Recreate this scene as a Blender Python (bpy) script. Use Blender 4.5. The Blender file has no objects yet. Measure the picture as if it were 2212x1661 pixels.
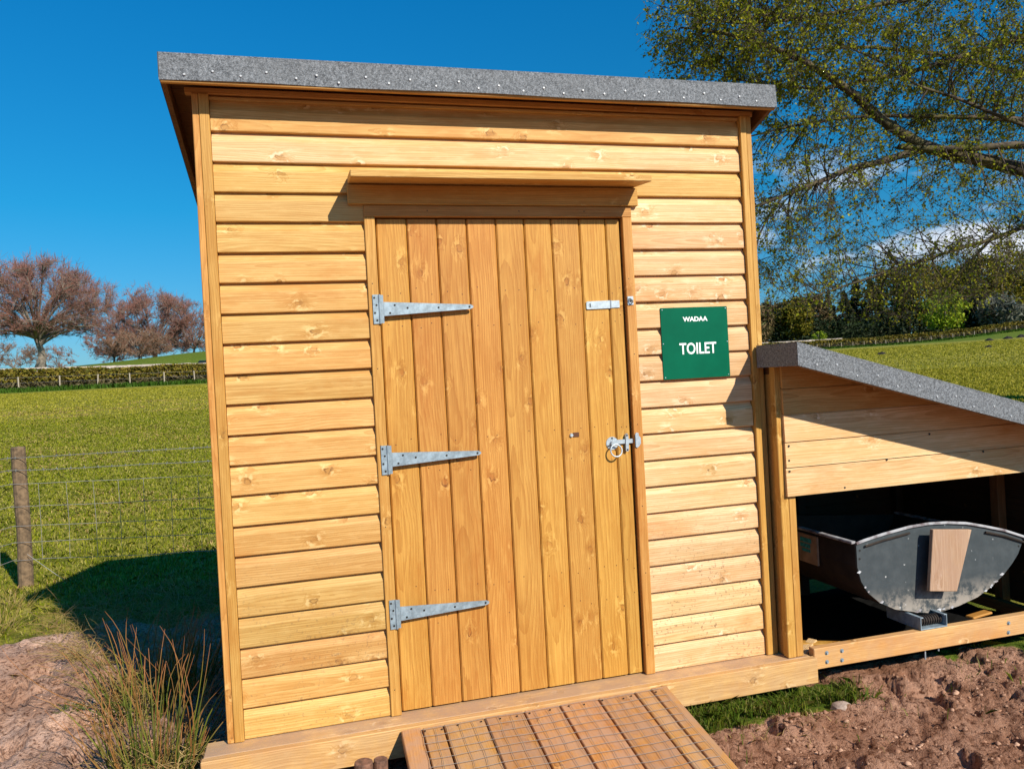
import bpy, bmesh, math, random
import numpy as np
from mathutils import Vector, Matrix

random.seed(7)
RNG = np.random.default_rng(7)
S = bpy.context.scene
COL = S.collection
R = math.radians

# ------------------------------------------------------------------ camera
CAM = np.array([0.377, -3.217, 1.36])
RX, RY, RZ = -0.006, 0.054, -0.261          # pitch, roll, yaw
_c, _s = math.cos, math.sin
Mx = np.array([[1, 0, 0], [0, _c(RX), -_s(RX)], [0, _s(RX), _c(RX)]])
My = np.array([[_c(RY), 0, _s(RY)], [0, 1, 0], [-_s(RY), 0, _c(RY)]])
Mz = np.array([[_c(RZ), -_s(RZ), 0], [_s(RZ), _c(RZ), 0], [0, 0, 1]])
CM = Mz @ Mx @ My                            # columns: right, forward, up
FPX = 1650.0                                 # focal length for a picture 2212 wide
cd = bpy.data.cameras.new('camera')
cd.sensor_width = 36
cd.lens = 36 * FPX / 2212
cd.clip_start = 0.05
cd.clip_end = 3000
cam = bpy.data.objects.new('camera', cd)
COL.objects.link(cam)
m4 = Matrix.Identity(4)
for i in range(3):
    m4[i][0] = CM[i, 0]
    m4[i][1] = CM[i, 2]
    m4[i][2] = -CM[i, 1]
    m4[i][3] = CAM[i]
cam.matrix_world = m4
S.camera = cam


def at(u, v, D):
    return CAM + D * (CM @ np.array([(u - 1106) / FPX, 1, -(v - 830.5) / FPX]))


# ------------------------------------------------------------------ light
SUN_DIR = Vector((-0.48, 1.0, -0.765)).normalized()
sd = bpy.data.lights.new('sun', 'SUN')
sd.energy = 4.9
sd.angle = R(0.55)
sd.color = (1.0, 0.93, 0.80)
sun = bpy.data.objects.new('sun', sd)
COL.objects.link(sun)
sun.rotation_euler = SUN_DIR.to_track_quat('-Z', 'Y').to_euler()
SUN_EL = math.asin(-SUN_DIR.z)
SUN_AZ = math.atan2(-SUN_DIR.x, -SUN_DIR.y)   # clockwise from +Y

W = bpy.data.worlds.new('World')
S.world = W
W.use_nodes = True


def N(nt, typ, ins=None, **props):
    n = nt.nodes.new(typ)
    for k, v in props.items():
        setattr(n, k, v)
    if ins:
        for k, v in ins.items():
            sock = n.inputs[k]
            if isinstance(v, bpy.types.NodeSocket):
                nt.links.new(v, sock)
            else:
                sock.default_value = v
    return n


def mth(nt, op, a, b=None, c=None, clamp=False):
    n = N(nt, 'ShaderNodeMath', operation=op, use_clamp=clamp)
    for i, v in enumerate((a, b, c)):
        if v is None:
            continue
        if isinstance(v, bpy.types.NodeSocket):
            nt.links.new(v, n.inputs[i])
        else:
            n.inputs[i].default_value = v
    return n.outputs[0]


def mix(nt, fac, a, b, mode='MIX'):
    n = N(nt, 'ShaderNodeMix', data_type='RGBA', blend_type=mode)
    n.clamp_result = False
    for sock, v in ((n.inputs['Factor'], fac), (n.inputs['A'] if False else n.inputs[6], a), (n.inputs[7], b)):
        if isinstance(v, bpy.types.NodeSocket):
            nt.links.new(v, sock)
        elif isinstance(v, (tuple, list)):
            sock.default_value = (v[0], v[1], v[2], 1)
        else:
            sock.default_value = v
    return n.outputs[2]


def sstep(nt, x, lo, hi):
    n = N(nt, 'ShaderNodeMapRange', interpolation_type='SMOOTHSTEP')
    nt.links.new(x, n.inputs[0])
    n.inputs[1].default_value = lo
    n.inputs[2].default_value = hi
    return n.outputs[0]


nt = W.node_tree
nt.nodes.clear()
sky = N(nt, 'ShaderNodeTexSky', sky_type='NISHITA')
sky.sun_disc = False
sky.sun_elevation = SUN_EL
sky.sun_rotation = SUN_AZ
sky.air_density = 1.0
sky.dust_density = 0.3
sky.ozone_density = 3.0
tc = N(nt, 'ShaderNodeTexCoord')
sep = N(nt, 'ShaderNodeSeparateXYZ', {0: tc.outputs['Generated']})
tint = N(nt, 'ShaderNodeValToRGB', {0: sep.outputs[2]})       # deep clear-air blue, paler towards the horizon
te = tint.color_ramp.elements
te[0].position, te[0].color = 0.0, (0.30, 0.47, 0.66, 1)
te[1].position, te[1].color = 0.62, (0.0, 0.80, 1.27, 1)
tm = te.new(0.22)
tm.color = (0.07, 0.65, 0.87, 1)
hs = N(nt, 'ShaderNodeMix', {6: sky.outputs[0], 7: tint.outputs[0], 'Factor': 1.0}, data_type='RGBA', blend_type='MULTIPLY')
cmap = N(nt, 'ShaderNodeMapping', {'Vector': tc.outputs['Generated'], 'Scale': (3.2, 3.2, 8.0), 'Location': (0.35, 0.2, 0.0)})
cno = N(nt, 'ShaderNodeTexNoise', {'Vector': cmap.outputs[0], 'Scale': 1.6, 'Detail': 7.0, 'Roughness': 0.58})
cl = sstep(nt, cno.outputs[0], 0.53, 0.68)
azd = mth(nt, 'ADD', mth(nt, 'MULTIPLY', sep.outputs[0], 0.80), mth(nt, 'MULTIPLY', sep.outputs[1], 0.60))
cl = mth(nt, 'MULTIPLY', cl, sstep(nt, azd, 0.80, 0.97))
cl = mth(nt, 'MULTIPLY', cl, mth(nt, 'SUBTRACT', 1.0, sstep(nt, sep.outputs[2], 0.16, 0.30)))
skc = mix(nt, mth(nt, 'MULTIPLY', cl, 0.92), hs.outputs[2], (7.4, 7.7, 8.4))
bg = N(nt, 'ShaderNodeBackground', {'Color': skc, 'Strength': 0.094})
wo = N(nt, 'ShaderNodeOutputWorld', {0: bg.outputs[0]})

S.view_settings.view_transform = 'Standard'
S.view_settings.look = 'None'
S.view_settings.exposure = 0.45
S.view_settings.gamma = 1
S.view_settings.use_curve_mapping = False

# ------------------------------------------------------------------ materials


def new_mat(name):
    m = bpy.data.materials.new(name)
    m.use_nodes = True
    t = m.node_tree
    t.nodes.clear()
    out = N(t, 'ShaderNodeOutputMaterial')
    b = N(t, 'ShaderNodeBsdfPrincipled')
    t.links.new(b.outputs[0], out.inputs[0])
    return m, t, b


def setc(t, b, col, rough=None, bump=None, dist=0.002, strength=0.6):
    if isinstance(col, bpy.types.NodeSocket):
        t.links.new(col, b.inputs['Base Color'])
    else:
        b.inputs['Base Color'].default_value = (*col, 1)
    if rough is not None:
        if isinstance(rough, bpy.types.NodeSocket):
            t.links.new(rough, b.inputs['Roughness'])
        else:
            b.inputs['Roughness'].default_value = rough
    if bump is not None:
        bn = N(t, 'ShaderNodeBump', {'Height': bump, 'Distance': dist, 'Strength': strength})
        t.links.new(bn.outputs[0], b.inputs['Normal'])


def wood(name, light, mid, dark, knot=(0.22, 0.10, 0.025), mud=0.0, knot_amt=1.0, tonevar=0.16, bleach=0.35, splash=0.0):
    m, t, b = new_mat(name)
    tc = N(t, 'ShaderNodeTexCoord')
    oi = N(t, 'ShaderNodeObjectInfo')
    tone = N(t, 'ShaderNodeAttribute', attribute_type='OBJECT', attribute_name='tone')
    rnd = oi.outputs['Random']
    off = N(t, 'ShaderNodeCombineXYZ', {0: mth(t, 'MULTIPLY', rnd, 173.0), 1: mth(t, 'MULTIPLY', rnd, 31.7), 2: mth(t, 'MULTIPLY', rnd, 57.3)})
    co = N(t, 'ShaderNodeVectorMath', {0: tc.outputs['Object'], 1: off.outputs[0]}, operation='ADD').outputs[0]
    sp = N(t, 'ShaderNodeSeparateXYZ', {0: tc.outputs['Object']})
    # knots: sparse points stretched along the grain
    cs = N(t, 'ShaderNodeSeparateXYZ', {0: co})
    kv = N(t, 'ShaderNodeCombineXYZ', {0: mth(t, 'MULTIPLY', cs.outputs[0], 6.6), 1: mth(t, 'MULTIPLY', mth(t, 'ADD', cs.outputs[1], cs.outputs[2]), 9.2), 2: 0.0})
    kd = N(t, 'ShaderNodeTexNoise', {'Vector': co, 'Scale': 34.0, 'Detail': 3.0})
    kw = N(t, 'ShaderNodeVectorMath', {0: kd.outputs['Color'], 1: (0.34, 0.34, 0.0)}, operation='MULTIPLY').outputs[0]
    kv2 = N(t, 'ShaderNodeVectorMath', {0: kv.outputs[0], 1: kw}, operation='ADD').outputs[0]
    vor = N(t, 'ShaderNodeTexVoronoi', {'Vector': kv2, 'Scale': 1.0}, feature='F1', voronoi_dimensions='2D')
    kdist = vor.outputs['Distance']
    vcol = N(t, 'ShaderNodeSeparateColor', {0: vor.outputs['Color']})
    has = mth(t, 'GREATER_THAN', vcol.outputs[0], 0.74)
    halo = mth(t, 'MULTIPLY', mth(t, 'SUBTRACT', 1.0, sstep(t, kdist, 0.10, 0.40)), has)
    core = mth(t, 'MULTIPLY', mth(t, 'SUBTRACT', 1.0, sstep(t, kdist, 0.04, 0.105)), has)
    # growth rings about a pith outside the board
    wob = N(t, 'ShaderNodeTexNoise', {'Vector': N(t, 'ShaderNodeMapping', {'Vector': co, 'Scale': (1.3, 2.0, 2.0)}).outputs[0], 'Scale': 1.0, 'Detail': 2.0})
    fine = N(t, 'ShaderNodeTexNoise', {'Vector': N(t, 'ShaderNodeMapping', {'Vector': co, 'Scale': (9.0, 60.0, 60.0)}).outputs[0], 'Scale': 1.0, 'Detail': 3.0})
    yy = mth(t, 'ADD', sp.outputs[1], mth(t, 'ADD', mth(t, 'MULTIPLY', rnd, 0.05), 0.015))
    zz = mth(t, 'ADD', sp.outputs[2], mth(t, 'SUBTRACT', mth(t, 'MULTIPLY', mth(t, 'FRACT', mth(t, 'MULTIPLY', rnd, 7.3)), 0.16), 0.12))
    rr = mth(t, 'SQRT', mth(t, 'ADD', mth(t, 'MULTIPLY', yy, yy), mth(t, 'MULTIPLY', zz, zz)))
    rr = mth(t, 'ADD', rr, mth(t, 'MULTIPLY', wob.outputs[0], 0.085))
    rr = mth(t, 'ADD', rr, mth(t, 'MULTIPLY', fine.outputs[0], 0.004))
    rr = mth(t, 'ADD', rr, mth(t, 'MULTIPLY', halo, 0.022))
    ring = mth(t, 'FRACT', mth(t, 'MULTIPLY', rr, 118.0))
    ring = mth(t, 'POWER', ring, 1.8)
    streak = N(t, 'ShaderNodeTexNoise', {'Vector': N(t, 'ShaderNodeMapping', {'Vector': co, 'Scale': (3.5, 210.0, 210.0)}).outputs[0], 'Scale': 1.0, 'Detail': 2.0})
    blot = N(t, 'ShaderNodeTexNoise', {'Vector': N(t, 'ShaderNodeMapping', {'Vector': co, 'Scale': (2.4, 7.0, 7.0)}).outputs[0], 'Scale': 1.0, 'Detail': 4.0, 'Roughness': 0.6})
    c = mix(t, sstep(t, blot.outputs[0], 0.32, 0.68), light, mid)
    c = mix(t, mth(t, 'MULTIPLY', ring, 0.58), c, dark)
    c = mix(t, mth(t, 'MULTIPLY', sstep(t, streak.outputs[0], 0.42, 0.66), 0.40), c, dark)
    c = mix(t, mth(t, 'MULTIPLY', mth(t, 'SUBTRACT', 1.0, sstep(t, streak.outputs[0], 0.26, 0.46)), bleach), c, tuple(min(1, x * 1.22) for x in light))
    stn = N(t, 'ShaderNodeTexNoise', {'Vector': N(t, 'ShaderNodeMapping', {'Vector': co, 'Scale': (1.7, 5.0, 5.0), 'Location': (3.1, 7.7, 1.3)}).outputs[0], 'Scale': 1.0, 'Detail': 5.0, 'Roughness': 0.65})
    c = mix(t, mth(t, 'MULTIPLY', sstep(t, stn.outputs[0], 0.52, 0.70), 0.55), c, (dark[0] * 1.15, dark[1] * 1.05, dark[2] * 1.0))
    chip = N(t, 'ShaderNodeTexNoise', {'Vector': N(t, 'ShaderNodeMapping', {'Vector': co, 'Scale': (13.0, 60.0, 60.0), 'Location': (9.1, 2.7, 5.3)}).outputs[0], 'Scale': 1.0, 'Detail': 4.0, 'Roughness': 0.6})
    ring2 = mth(t, 'MULTIPLY', mth(t, 'SUBTRACT', sstep(t, kdist, 0.14, 0.26), sstep(t, kdist, 0.30, 0.5)), has)
    cm = mth(t, 'MULTIPLY', sstep(t, chip.outputs[0], 0.50, 0.66), mth(t, 'ADD', 0.28, mth(t, 'MULTIPLY', ring2, 0.9)), clamp=True)
    c = mix(t, mth(t, 'MULTIPLY', cm, 0.55), c, (min(1, light[0] * 1.2), min(1, light[1] * 1.32), min(1, light[2] * 1.55)))
    c = mix(t, mth(t, 'MULTIPLY', mth(t, 'MULTIPLY', halo, sstep(t, chip.outputs[0], 0.62, 0.38)), 0.50 * knot_amt), c, (dark[0] * 0.92, dark[1] * 0.85, dark[2] * 0.55))
    kstr = mth(t, 'MULTIPLY', mth(t, 'ADD', 0.35, mth(t, 'MULTIPLY', vcol.outputs[1], 0.65)), knot_amt)
    c = mix(t, mth(t, 'MULTIPLY', mth(t, 'MULTIPLY', core, 0.55), kstr), c, (knot[0] * 1.5, knot[1] * 1.4, knot[2]))
    oring = mth(t, 'MULTIPLY', mth(t, 'SUBTRACT', sstep(t, kdist, 0.062, 0.085), sstep(t, kdist, 0.095, 0.125)), has)
    c = mix(t, mth(t, 'MULTIPLY', mth(t, 'MULTIPLY', oring, sstep(t, kd.outputs[0], 0.36, 0.62)), mth(t, 'MULTIPLY', kstr, 0.85)), c, (knot[0] * 0.55, knot[1] * 0.5, knot[2] * 0.5))
    sidev = mth(t, 'MULTIPLY', mth(t, 'SUBTRACT', sstep(t, kdist, 0.11, 0.15), sstep(t, kdist, 0.19, 0.28)), has)
    c = mix(t, mth(t, 'MULTIPLY', mth(t, 'MULTIPLY', sidev, sstep(t, kd.outputs[0], 0.52, 0.62)), 0.55 * knot_amt), c, (min(1, light[0] * 1.25), min(1, light[1] * 1.45), min(1, light[2] * 1.9)))
    if splash > 0:      # mud flecks and mould specks on the lowest boards
        gp = N(t, 'ShaderNodeSeparateXYZ', {0: N(t, 'ShaderNodeNewGeometry').outputs['Position']})
        sn = N(t, 'ShaderNodeTexNoise', {'Vector': co, 'Scale': 75.0, 'Detail': 3.0, 'Roughness': 0.6})
        sm = N(t, 'ShaderNodeTexNoise', {'Vector': co, 'Scale': 5.0, 'Detail': 3.0})
        sk = mth(t, 'MULTIPLY', sstep(t, sn.outputs[0], 0.57, 0.66), mth(t, 'MULTIPLY', sstep(t, gp.outputs[2], 0.95, 0.25), sstep(t, sm.outputs[0], 0.40, 0.58)))
        c = mix(t, mth(t, 'MULTIPLY', sk, splash), c, (0.20, 0.115, 0.055))
    if mud > 0:
        mn = N(t, 'ShaderNodeTexNoise', {'Vector': tc.outputs['Object'], 'Scale': 9.0, 'Detail': 6.0, 'Roughness': 0.65})
        c = mix(t, mth(t, 'MULTIPLY', sstep(t, mn.outputs[0], 0.40 - 0.14 * mud, 0.62), mud), c, (0.37, 0.23, 0.155))
    val = mth(t, 'ADD', mth(t, 'ADD', 1.0 - tonevar / 2, mth(t, 'MULTIPLY', mth(t, 'FRACT', mth(t, 'MULTIPLY', rnd, 13.7)), tonevar)), tone.outputs['Fac'])
    hue = mth(t, 'ADD', 0.494, mth(t, 'MULTIPLY', mth(t, 'FRACT', mth(t, 'MULTIPLY', rnd, 29.1)), 0.012))
    h = N(t, 'ShaderNodeHueSaturation', {'Hue': hue, 'Saturation': 1.0, 'Value': val, 'Color': c})
    bmp = mth(t, 'ADD', mth(t, 'MULTIPLY', ring, -0.35), mth(t, 'ADD', mth(t, 'MULTIPLY', streak.outputs[0], 0.5), mth(t, 'MULTIPLY', core, -0.6)))
    setc(t, b, h.outputs[0], 0.62, bmp, 0.0012, 0.55)
    b.inputs['Specular IOR Level'].default_value = 0.32
    return m


M = {}
M['clad'] = wood('pine_cladding', (0.64, 0.390, 0.135), (0.57, 0.312, 0.090), (0.40, 0.175, 0.032), splash=0.45)
M['pale'] = wood('pine_cladding_pale', (0.71, 0.480, 0.255), (0.65, 0.405, 0.180), (0.44, 0.215, 0.068), splash=0.75)
M['door'] = wood('pine_door', (0.52, 0.265, 0.055), (0.455, 0.208, 0.036), (0.32, 0.118, 0.014), knot=(0.22, 0.075, 0.014), tonevar=0.2)
M['frame'] = wood('pine_frame', (0.54, 0.290, 0.075), (0.47, 0.232, 0.050), (0.33, 0.135, 0.020))
M['deck'] = wood('pine_deck', (0.62, 0.39, 0.20), (0.54, 0.32, 0.15), (0.40, 0.21, 0.09), mud=0.75)
M['beam'] = wood('pine_beam', (0.64, 0.38, 0.16), (0.56, 0.30, 0.11), (0.42, 0.19, 0.055), mud=0.25)
M['ramp'] = wood('pine_ramp', (0.53, 0.25, 0.058), (0.46, 0.20, 0.04), (0.33, 0.125, 0.018), mud=0.7)
M['roofwood'] = wood('pine_shade_dark', (0.22, 0.10, 0.034), (0.18, 0.075, 0.022), (0.12, 0.048, 0.012))  # pine darkened in colour so undersides and interior look shaded
M['inner'] = wood('shade_dark_inner_boards', (0.045, 0.021, 0.008), (0.035, 0.016, 0.006), (0.022, 0.009, 0.003))  # near-black board colour stands in for the shade inside the lean-to
M['oldwood'] = wood('weathered_board', (0.48, 0.33, 0.22), (0.40, 0.25, 0.15), (0.26, 0.13, 0.06), mud=0.55, knot_amt=0.5)


def simple(name, col, rough=0.5, metal=0.0, noise=None, var=0.25, bumpd=0.0):
    m, t, b = new_mat(name)
    b.inputs['Metallic'].default_value = metal
    if noise:
        tc = N(t, 'ShaderNodeTexCoord')
        n = N(t, 'ShaderNodeTexNoise', {'Vector': tc.outputs['Object'], 'Scale': noise, 'Detail': 5.0, 'Roughness': 0.65})
        c = mix(t, sstep(t, n.outputs[0], 0.3, 0.7), tuple(x * (1 - var) for x in col), tuple(x * (1 + var) for x in col))
        setc(t, b, c, rough, n.outputs[0] if bumpd else None, bumpd or 0.001)
    else:
        setc(t, b, col, rough)
    return m


def felt_mat():
    m, t, b = new_mat('mineral_roof_felt')
    tc = N(t, 'ShaderNodeTexCoord')
    v = N(t, 'ShaderNodeTexVoronoi', {'Vector': tc.outputs['Object'], 'Scale': 330.0})
    sc = N(t, 'ShaderNodeSeparateColor', {0: v.outputs['Color']})
    n = N(t, 'ShaderNodeTexNoise', {'Vector': tc.outputs['Object'], 'Scale': 6.0, 'Detail': 4.0})
    n2 = N(t, 'ShaderNodeTexNoise', {'Vector': tc.outputs['Object'], 'Scale': 95.0, 'Detail': 3.0, 'Roughness': 0.7})
    g = mth(t, 'ADD', mth(t, 'MULTIPLY', mth(t, 'POWER', sc.outputs[0], 1.6), 0.62), mth(t, 'MULTIPLY', sstep(t, n2.outputs[0], 0.35, 0.65), 0.38))
    c = mix(t, g, (0.040, 0.044, 0.050), (0.28, 0.295, 0.315))
    c = mix(t, mth(t, 'MULTIPLY', sstep(t, n.outputs[0], 0.4, 0.7), 0.25), c, (0.15, 0.155, 0.16))
    setc(t, b, c, 0.85, g, 0.002, 0.8)
    return m


M['felt'] = felt_mat()
M['felt_side'] = simple('felt_underside', (0.055, 0.05, 0.045), 0.9, 0, 40, 0.3)
M['zinc'] = simple('galvanised_steel', (0.27, 0.335, 0.38), 0.5, 0.35, 30, 0.28)
M['zinc_white'] = simple('bright_zinc', (0.43, 0.485, 0.525), 0.42, 0.4, 60, 0.16)
M['sheet'] = simple('black_shade_sheet', (0.010, 0.010, 0.010), 1.0)  # carries the shade of the lean-to floor in its colour
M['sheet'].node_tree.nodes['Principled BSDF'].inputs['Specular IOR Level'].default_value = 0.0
M['clout'] = simple('clout_nail_heads', (0.44, 0.45, 0.46), 0.5, 0.2)
M['mesh'] = simple('dull_welded_mesh', (0.21, 0.175, 0.15), 0.6, 0.2)
M['wire'] = simple('galvanised_wire', (0.30, 0.285, 0.275), 0.55, 0.3)
M['old_wire'] = simple('weathered_wire', (0.20, 0.20, 0.19), 0.6, 0.3)
M['hole'] = simple('dark_screw_hole', (0.012, 0.011, 0.010), 0.6)
M['brass'] = simple('brown_metal_plate', (0.13, 0.055, 0.03), 0.4, 0.4)
M['sign'] = simple('green_sign_face', (0.0008, 0.10, 0.050), 0.35, 0, 5, 0.10)
M['sign'].node_tree.nodes['Principled BSDF'].inputs['Specular IOR Level'].default_value = 0.12
M['white'] = simple('white_lettering', (0.82, 0.82, 0.80), 0.4)
M['card'] = simple('brown_card', (0.36, 0.24, 0.15), 0.8, 0, 12, 0.25)
M['teal'] = simple('teal_print', (0.03, 0.32, 0.33), 0.7, 0, 70, 0.5)
M['stake'] = simple('cut_log', (0.16, 0.075, 0.045), 0.85, 0, 30, 0.5, 0.004)
M['stone'] = simple('pale_stone', (0.32, 0.235, 0.19), 0.95, 0, 25, 0.3, 0.004)
M['moss_wall'] = simple('pale_field_wall', (0.40, 0.33, 0.28), 0.9, 0, 3.0, 0.35, 0.05)
M['post'] = simple('grey_fence_post', (0.155, 0.100, 0.055), 0.9, 0, 22, 0.45, 0.006)
M['far_post'] = simple('pale_far_post', (0.36, 0.30, 0.22), 0.9)
M['molesoil'] = simple('dark_molehill_soil', (0.014, 0.010, 0.008), 0.95, 0, 12, 0.5, 0.03)
M['car'] = simple('teal_car_paint', (0.01, 0.10, 0.13), 0.25)
M['glass'] = simple('dark_car_glass', (0.01, 0.012, 0.014), 0.1)
M['tyre'] = simple('black_tyre', (0.015, 0.015, 0.015), 0.8)


def tank_mat():
    m, t, b = new_mat('grey_worn_tank')
    tc = N(t, 'ShaderNodeTexCoord')
    sp = N(t, 'ShaderNodeSeparateXYZ', {0: tc.outputs['Object']})
    n = N(t, 'ShaderNodeTexNoise', {'Vector': tc.outputs['Object'], 'Scale': 14.0, 'Detail': 7.0, 'Roughness': 0.7})
    n2 = N(t, 'ShaderNodeTexNoise', {'Vector': tc.outputs['Object'], 'Scale': 60.0, 'Detail': 4.0})
    vo = N(t, 'ShaderNodeTexVoronoi', {'Vector': tc.outputs['Object'], 'Scale': 20.0})
    c = mix(t, sstep(t, n.outputs[0], 0.35, 0.7), (0.036, 0.046, 0.052), (0.056, 0.067, 0.073))
    dirt = mth(t, 'MULTIPLY', sstep(t, n.outputs[0], 0.40, 0.56), mth(t, 'SUBTRACT', 1.0, sstep(t, sp.outputs[2], 0.02, 0.17)))
    c = mix(t, mth(t, 'MULTIPLY', dirt, 0.8), c, (0.36, 0.31, 0.26))
    spk = mth(t, 'MULTIPLY', mth(t, 'SUBTRACT', 1.0, sstep(t, vo.outputs['Distance'], 0.06, 0.13)), sstep(t, n2.outputs[0], 0.45, 0.6))
    c = mix(t, mth(t, 'MULTIPLY', spk, 0.7), c, (0.55, 0.55, 0.55))
    setc(t, b, c, 0.55, n2.outputs[0], 0.001, 0.4)
    return m


M['tank'] = tank_mat()
M['tank_side'] = simple('brown_tank_side_shaded', (0.026, 0.017, 0.012), 0.85, 0, 10, 0.45)  # brown tub side, colour darkened to put shade inside the tub


def chip_mat():
    m, t, b = new_mat('chipped_white_rim')
    tc = N(t, 'ShaderNodeTexCoord')
    n = N(t, 'ShaderNodeTexNoise', {'Vector': tc.outputs['Object'], 'Scale': 11.0, 'Detail': 6.0, 'Roughness': 0.6})
    c = mix(t, sstep(t, n.outputs[0], 0.36, 0.60), (0.13, 0.095, 0.10), (0.40, 0.40, 0.42))
    setc(t, b, c, 0.6, n.outputs[0], 0.002)
    return m


M['rim'] = chip_mat()


def blade_mat(name, cols, rough=0.55, transl=0.35, pos_grad=None):
    """foliage: colour picked per leaf or blade; pos_grad = attribute name with 0 root .. 1 tip and tip colour"""
    m = bpy.data.materials.new(name)
    m.use_nodes = True
    t = m.node_tree
    t.nodes.clear()
    out = N(t, 'ShaderNodeOutputMaterial')
    g = N(t, 'ShaderNodeNewGeometry')
    cr = N(t, 'ShaderNodeValToRGB', {0: g.outputs['Random Per Island']})
    e = cr.color_ramp.elements
    k = len(cols)
    e[0].position = 0
    e[0].color = (*cols[0], 1)
    e[1].position = 1
    e[1].color = (*cols[-1], 1)
    for i in range(1, k - 1):
        x = e.new(i / (k - 1))
        x.color = (*cols[i], 1)
    c = cr.outputs[0]
    if pos_grad:
        a = N(t, 'ShaderNodeAttribute', attribute_name=pos_grad[0])
        c = mix(t, sstep(t, a.outputs['Fac'], 0.55, 1.0), c, pos_grad[1])
    d = N(t, 'ShaderNodeBsdfPrincipled', {'Base Color': c, 'Roughness': rough})
    d.inputs['Specular IOR Level'].default_value = 0.08
    tr = N(t, 'ShaderNodeBsdfTranslucent', {'Color': c})
    ms = N(t, 'ShaderNodeMixShader', {0: transl, 1: d.outputs[0], 2: tr.outputs[0]})
    t.links.new(ms.outputs[0], out.inputs[0])
    return m


M['grass'] = blade_mat('field_grass_blades', [(0.11, 0.155, 0.005), (0.22, 0.25, 0.008), (0.38, 0.35, 0.03), (0.15, 0.19, 0.006), (0.50, 0.41, 0.12), (0.05, 0.085, 0.004), (0.19, 0.22, 0.008)], transl=0.3)
M['far_grass'] = blade_mat('far_field_blades', [(0.20, 0.20, 0.010), (0.34, 0.305, 0.03), (0.46, 0.39, 0.07), (0.27, 0.25, 0.012), (0.14, 0.15, 0.008)], transl=0.3)
M['lush'] = blade_mat('lush_grass_blades', [(0.045, 0.09, 0.008), (0.09, 0.14, 0.012), (0.17, 0.19, 0.02), (0.05, 0.10, 0.01), (0.30, 0.24, 0.08)], transl=0.3)
M['rank'] = blade_mat('rank_hedge_grass', [(0.03, 0.075, 0.008), (0.06, 0.12, 0.012), (0.045, 0.10, 0.010)], transl=0.2)
M['dry'] = blade_mat('dry_grass_blades', [(0.46, 0.30, 0.11), (0.36, 0.24, 0.08), (0.24, 0.20, 0.05), (0.52, 0.37, 0.17), (0.30, 0.16, 0.07)], transl=0.2)
M['rush'] = blade_mat('rush_stems', [(0.12, 0.15, 0.02), (0.18, 0.18, 0.03), (0.05, 0.09, 0.015), (0.30, 0.13, 0.04), (0.08, 0.115, 0.02), (0.26, 0.18, 0.07)], transl=0.15, pos_grad=('along', (0.42, 0.17, 0.07)))
M['leaf'] = blade_mat('young_tree_leaves', [(0.08, 0.12, 0.010), (0.22, 0.25, 0.012), (0.35, 0.34, 0.018), (0.06, 0.095, 0.010), (0.46, 0.41, 0.025), (0.12, 0.165, 0.012)], transl=0.42)
M['hedge'] = blade_mat('hedge_leaves', [(0.12, 0.11, 0.014), (0.19, 0.155, 0.02), (0.24, 0.17, 0.03), (0.12, 0.09, 0.025), (0.09, 0.10, 0.012)], transl=0.2)
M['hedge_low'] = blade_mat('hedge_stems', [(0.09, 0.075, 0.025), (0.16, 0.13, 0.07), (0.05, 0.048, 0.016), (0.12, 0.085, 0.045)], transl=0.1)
M['olive'] = blade_mat('olive_tree_leaves', [(0.09, 0.09, 0.012), (0.17, 0.15, 0.016), (0.25, 0.19, 0.022), (0.07, 0.065, 0.012)], transl=0.25)
M['conifer'] = blade_mat('conifer_needles', [(0.012, 0.022, 0.010), (0.022, 0.035, 0.013), (0.03, 0.035, 0.014)], transl=0.1)
M['bright'] = blade_mat('bright_spring_leaves', [(0.15, 0.23, 0.012), (0.24, 0.32, 0.02), (0.32, 0.37, 0.025)], transl=0.35)
M['brownbush'] = blade_mat('brown_thicket_twigs', [(0.13, 0.085, 0.04), (0.20, 0.13, 0.065), (0.09, 0.075, 0.03), (0.10, 0.10, 0.03)], transl=0.1)
M['scrub'] = blade_mat('reddish_brown_scrub', [(0.26, 0.15, 0.10), (0.19, 0.115, 0.075), (0.33, 0.17, 0.11), (0.14, 0.10, 0.06)], transl=0.0)
M['greytwig'] = blade_mat('grey_tree_twigs', [(0.14, 0.14, 0.11), (0.10, 0.11, 0.075), (0.18, 0.17, 0.14)], transl=0.1)
M['redtwig'] = blade_mat('reddish_beech_twigs', [(0.27, 0.13, 0.105), (0.21, 0.125, 0.10), (0.36, 0.14, 0.10), (0.19, 0.14, 0.125)], transl=0.0)
M['limb'] = simple('grey_brown_bark', (0.19, 0.155, 0.12), 0.9, 0, 2.5, 0.4)
M['clod'] = blade_mat('soil_clods', [(0.38, 0.20, 0.125), (0.28, 0.145, 0.09), (0.50, 0.30, 0.20), (0.20, 0.10, 0.06)], rough=0.95, transl=0.0)


def bark_mat():
    m, t, b = new_mat('mossy_birch_bark')
    tc = N(t, 'ShaderNodeTexCoord')
    n = N(t, 'ShaderNodeTexNoise', {'Vector': tc.outputs['Object'], 'Scale': 7.0, 'Detail': 6.0, 'Roughness': 0.65})
    n2 = N(t, 'ShaderNodeTexNoise', {'Vector': tc.outputs['Object'], 'Scale': 2.5, 'Detail': 4.0})
    c = mix(t, sstep(t, n.outputs[0], 0.38, 0.62), (0.025, 0.017, 0.010), (0.10, 0.072, 0.045))
    c = mix(t, mth(t, 'MULTIPLY', sstep(t, n2.outputs[0], 0.48, 0.6), 0.7), c, (0.10, 0.085, 0.02))
    setc(t, b, c, 0.9, n.outputs[0], 0.02, 0.8)
    return m


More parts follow.
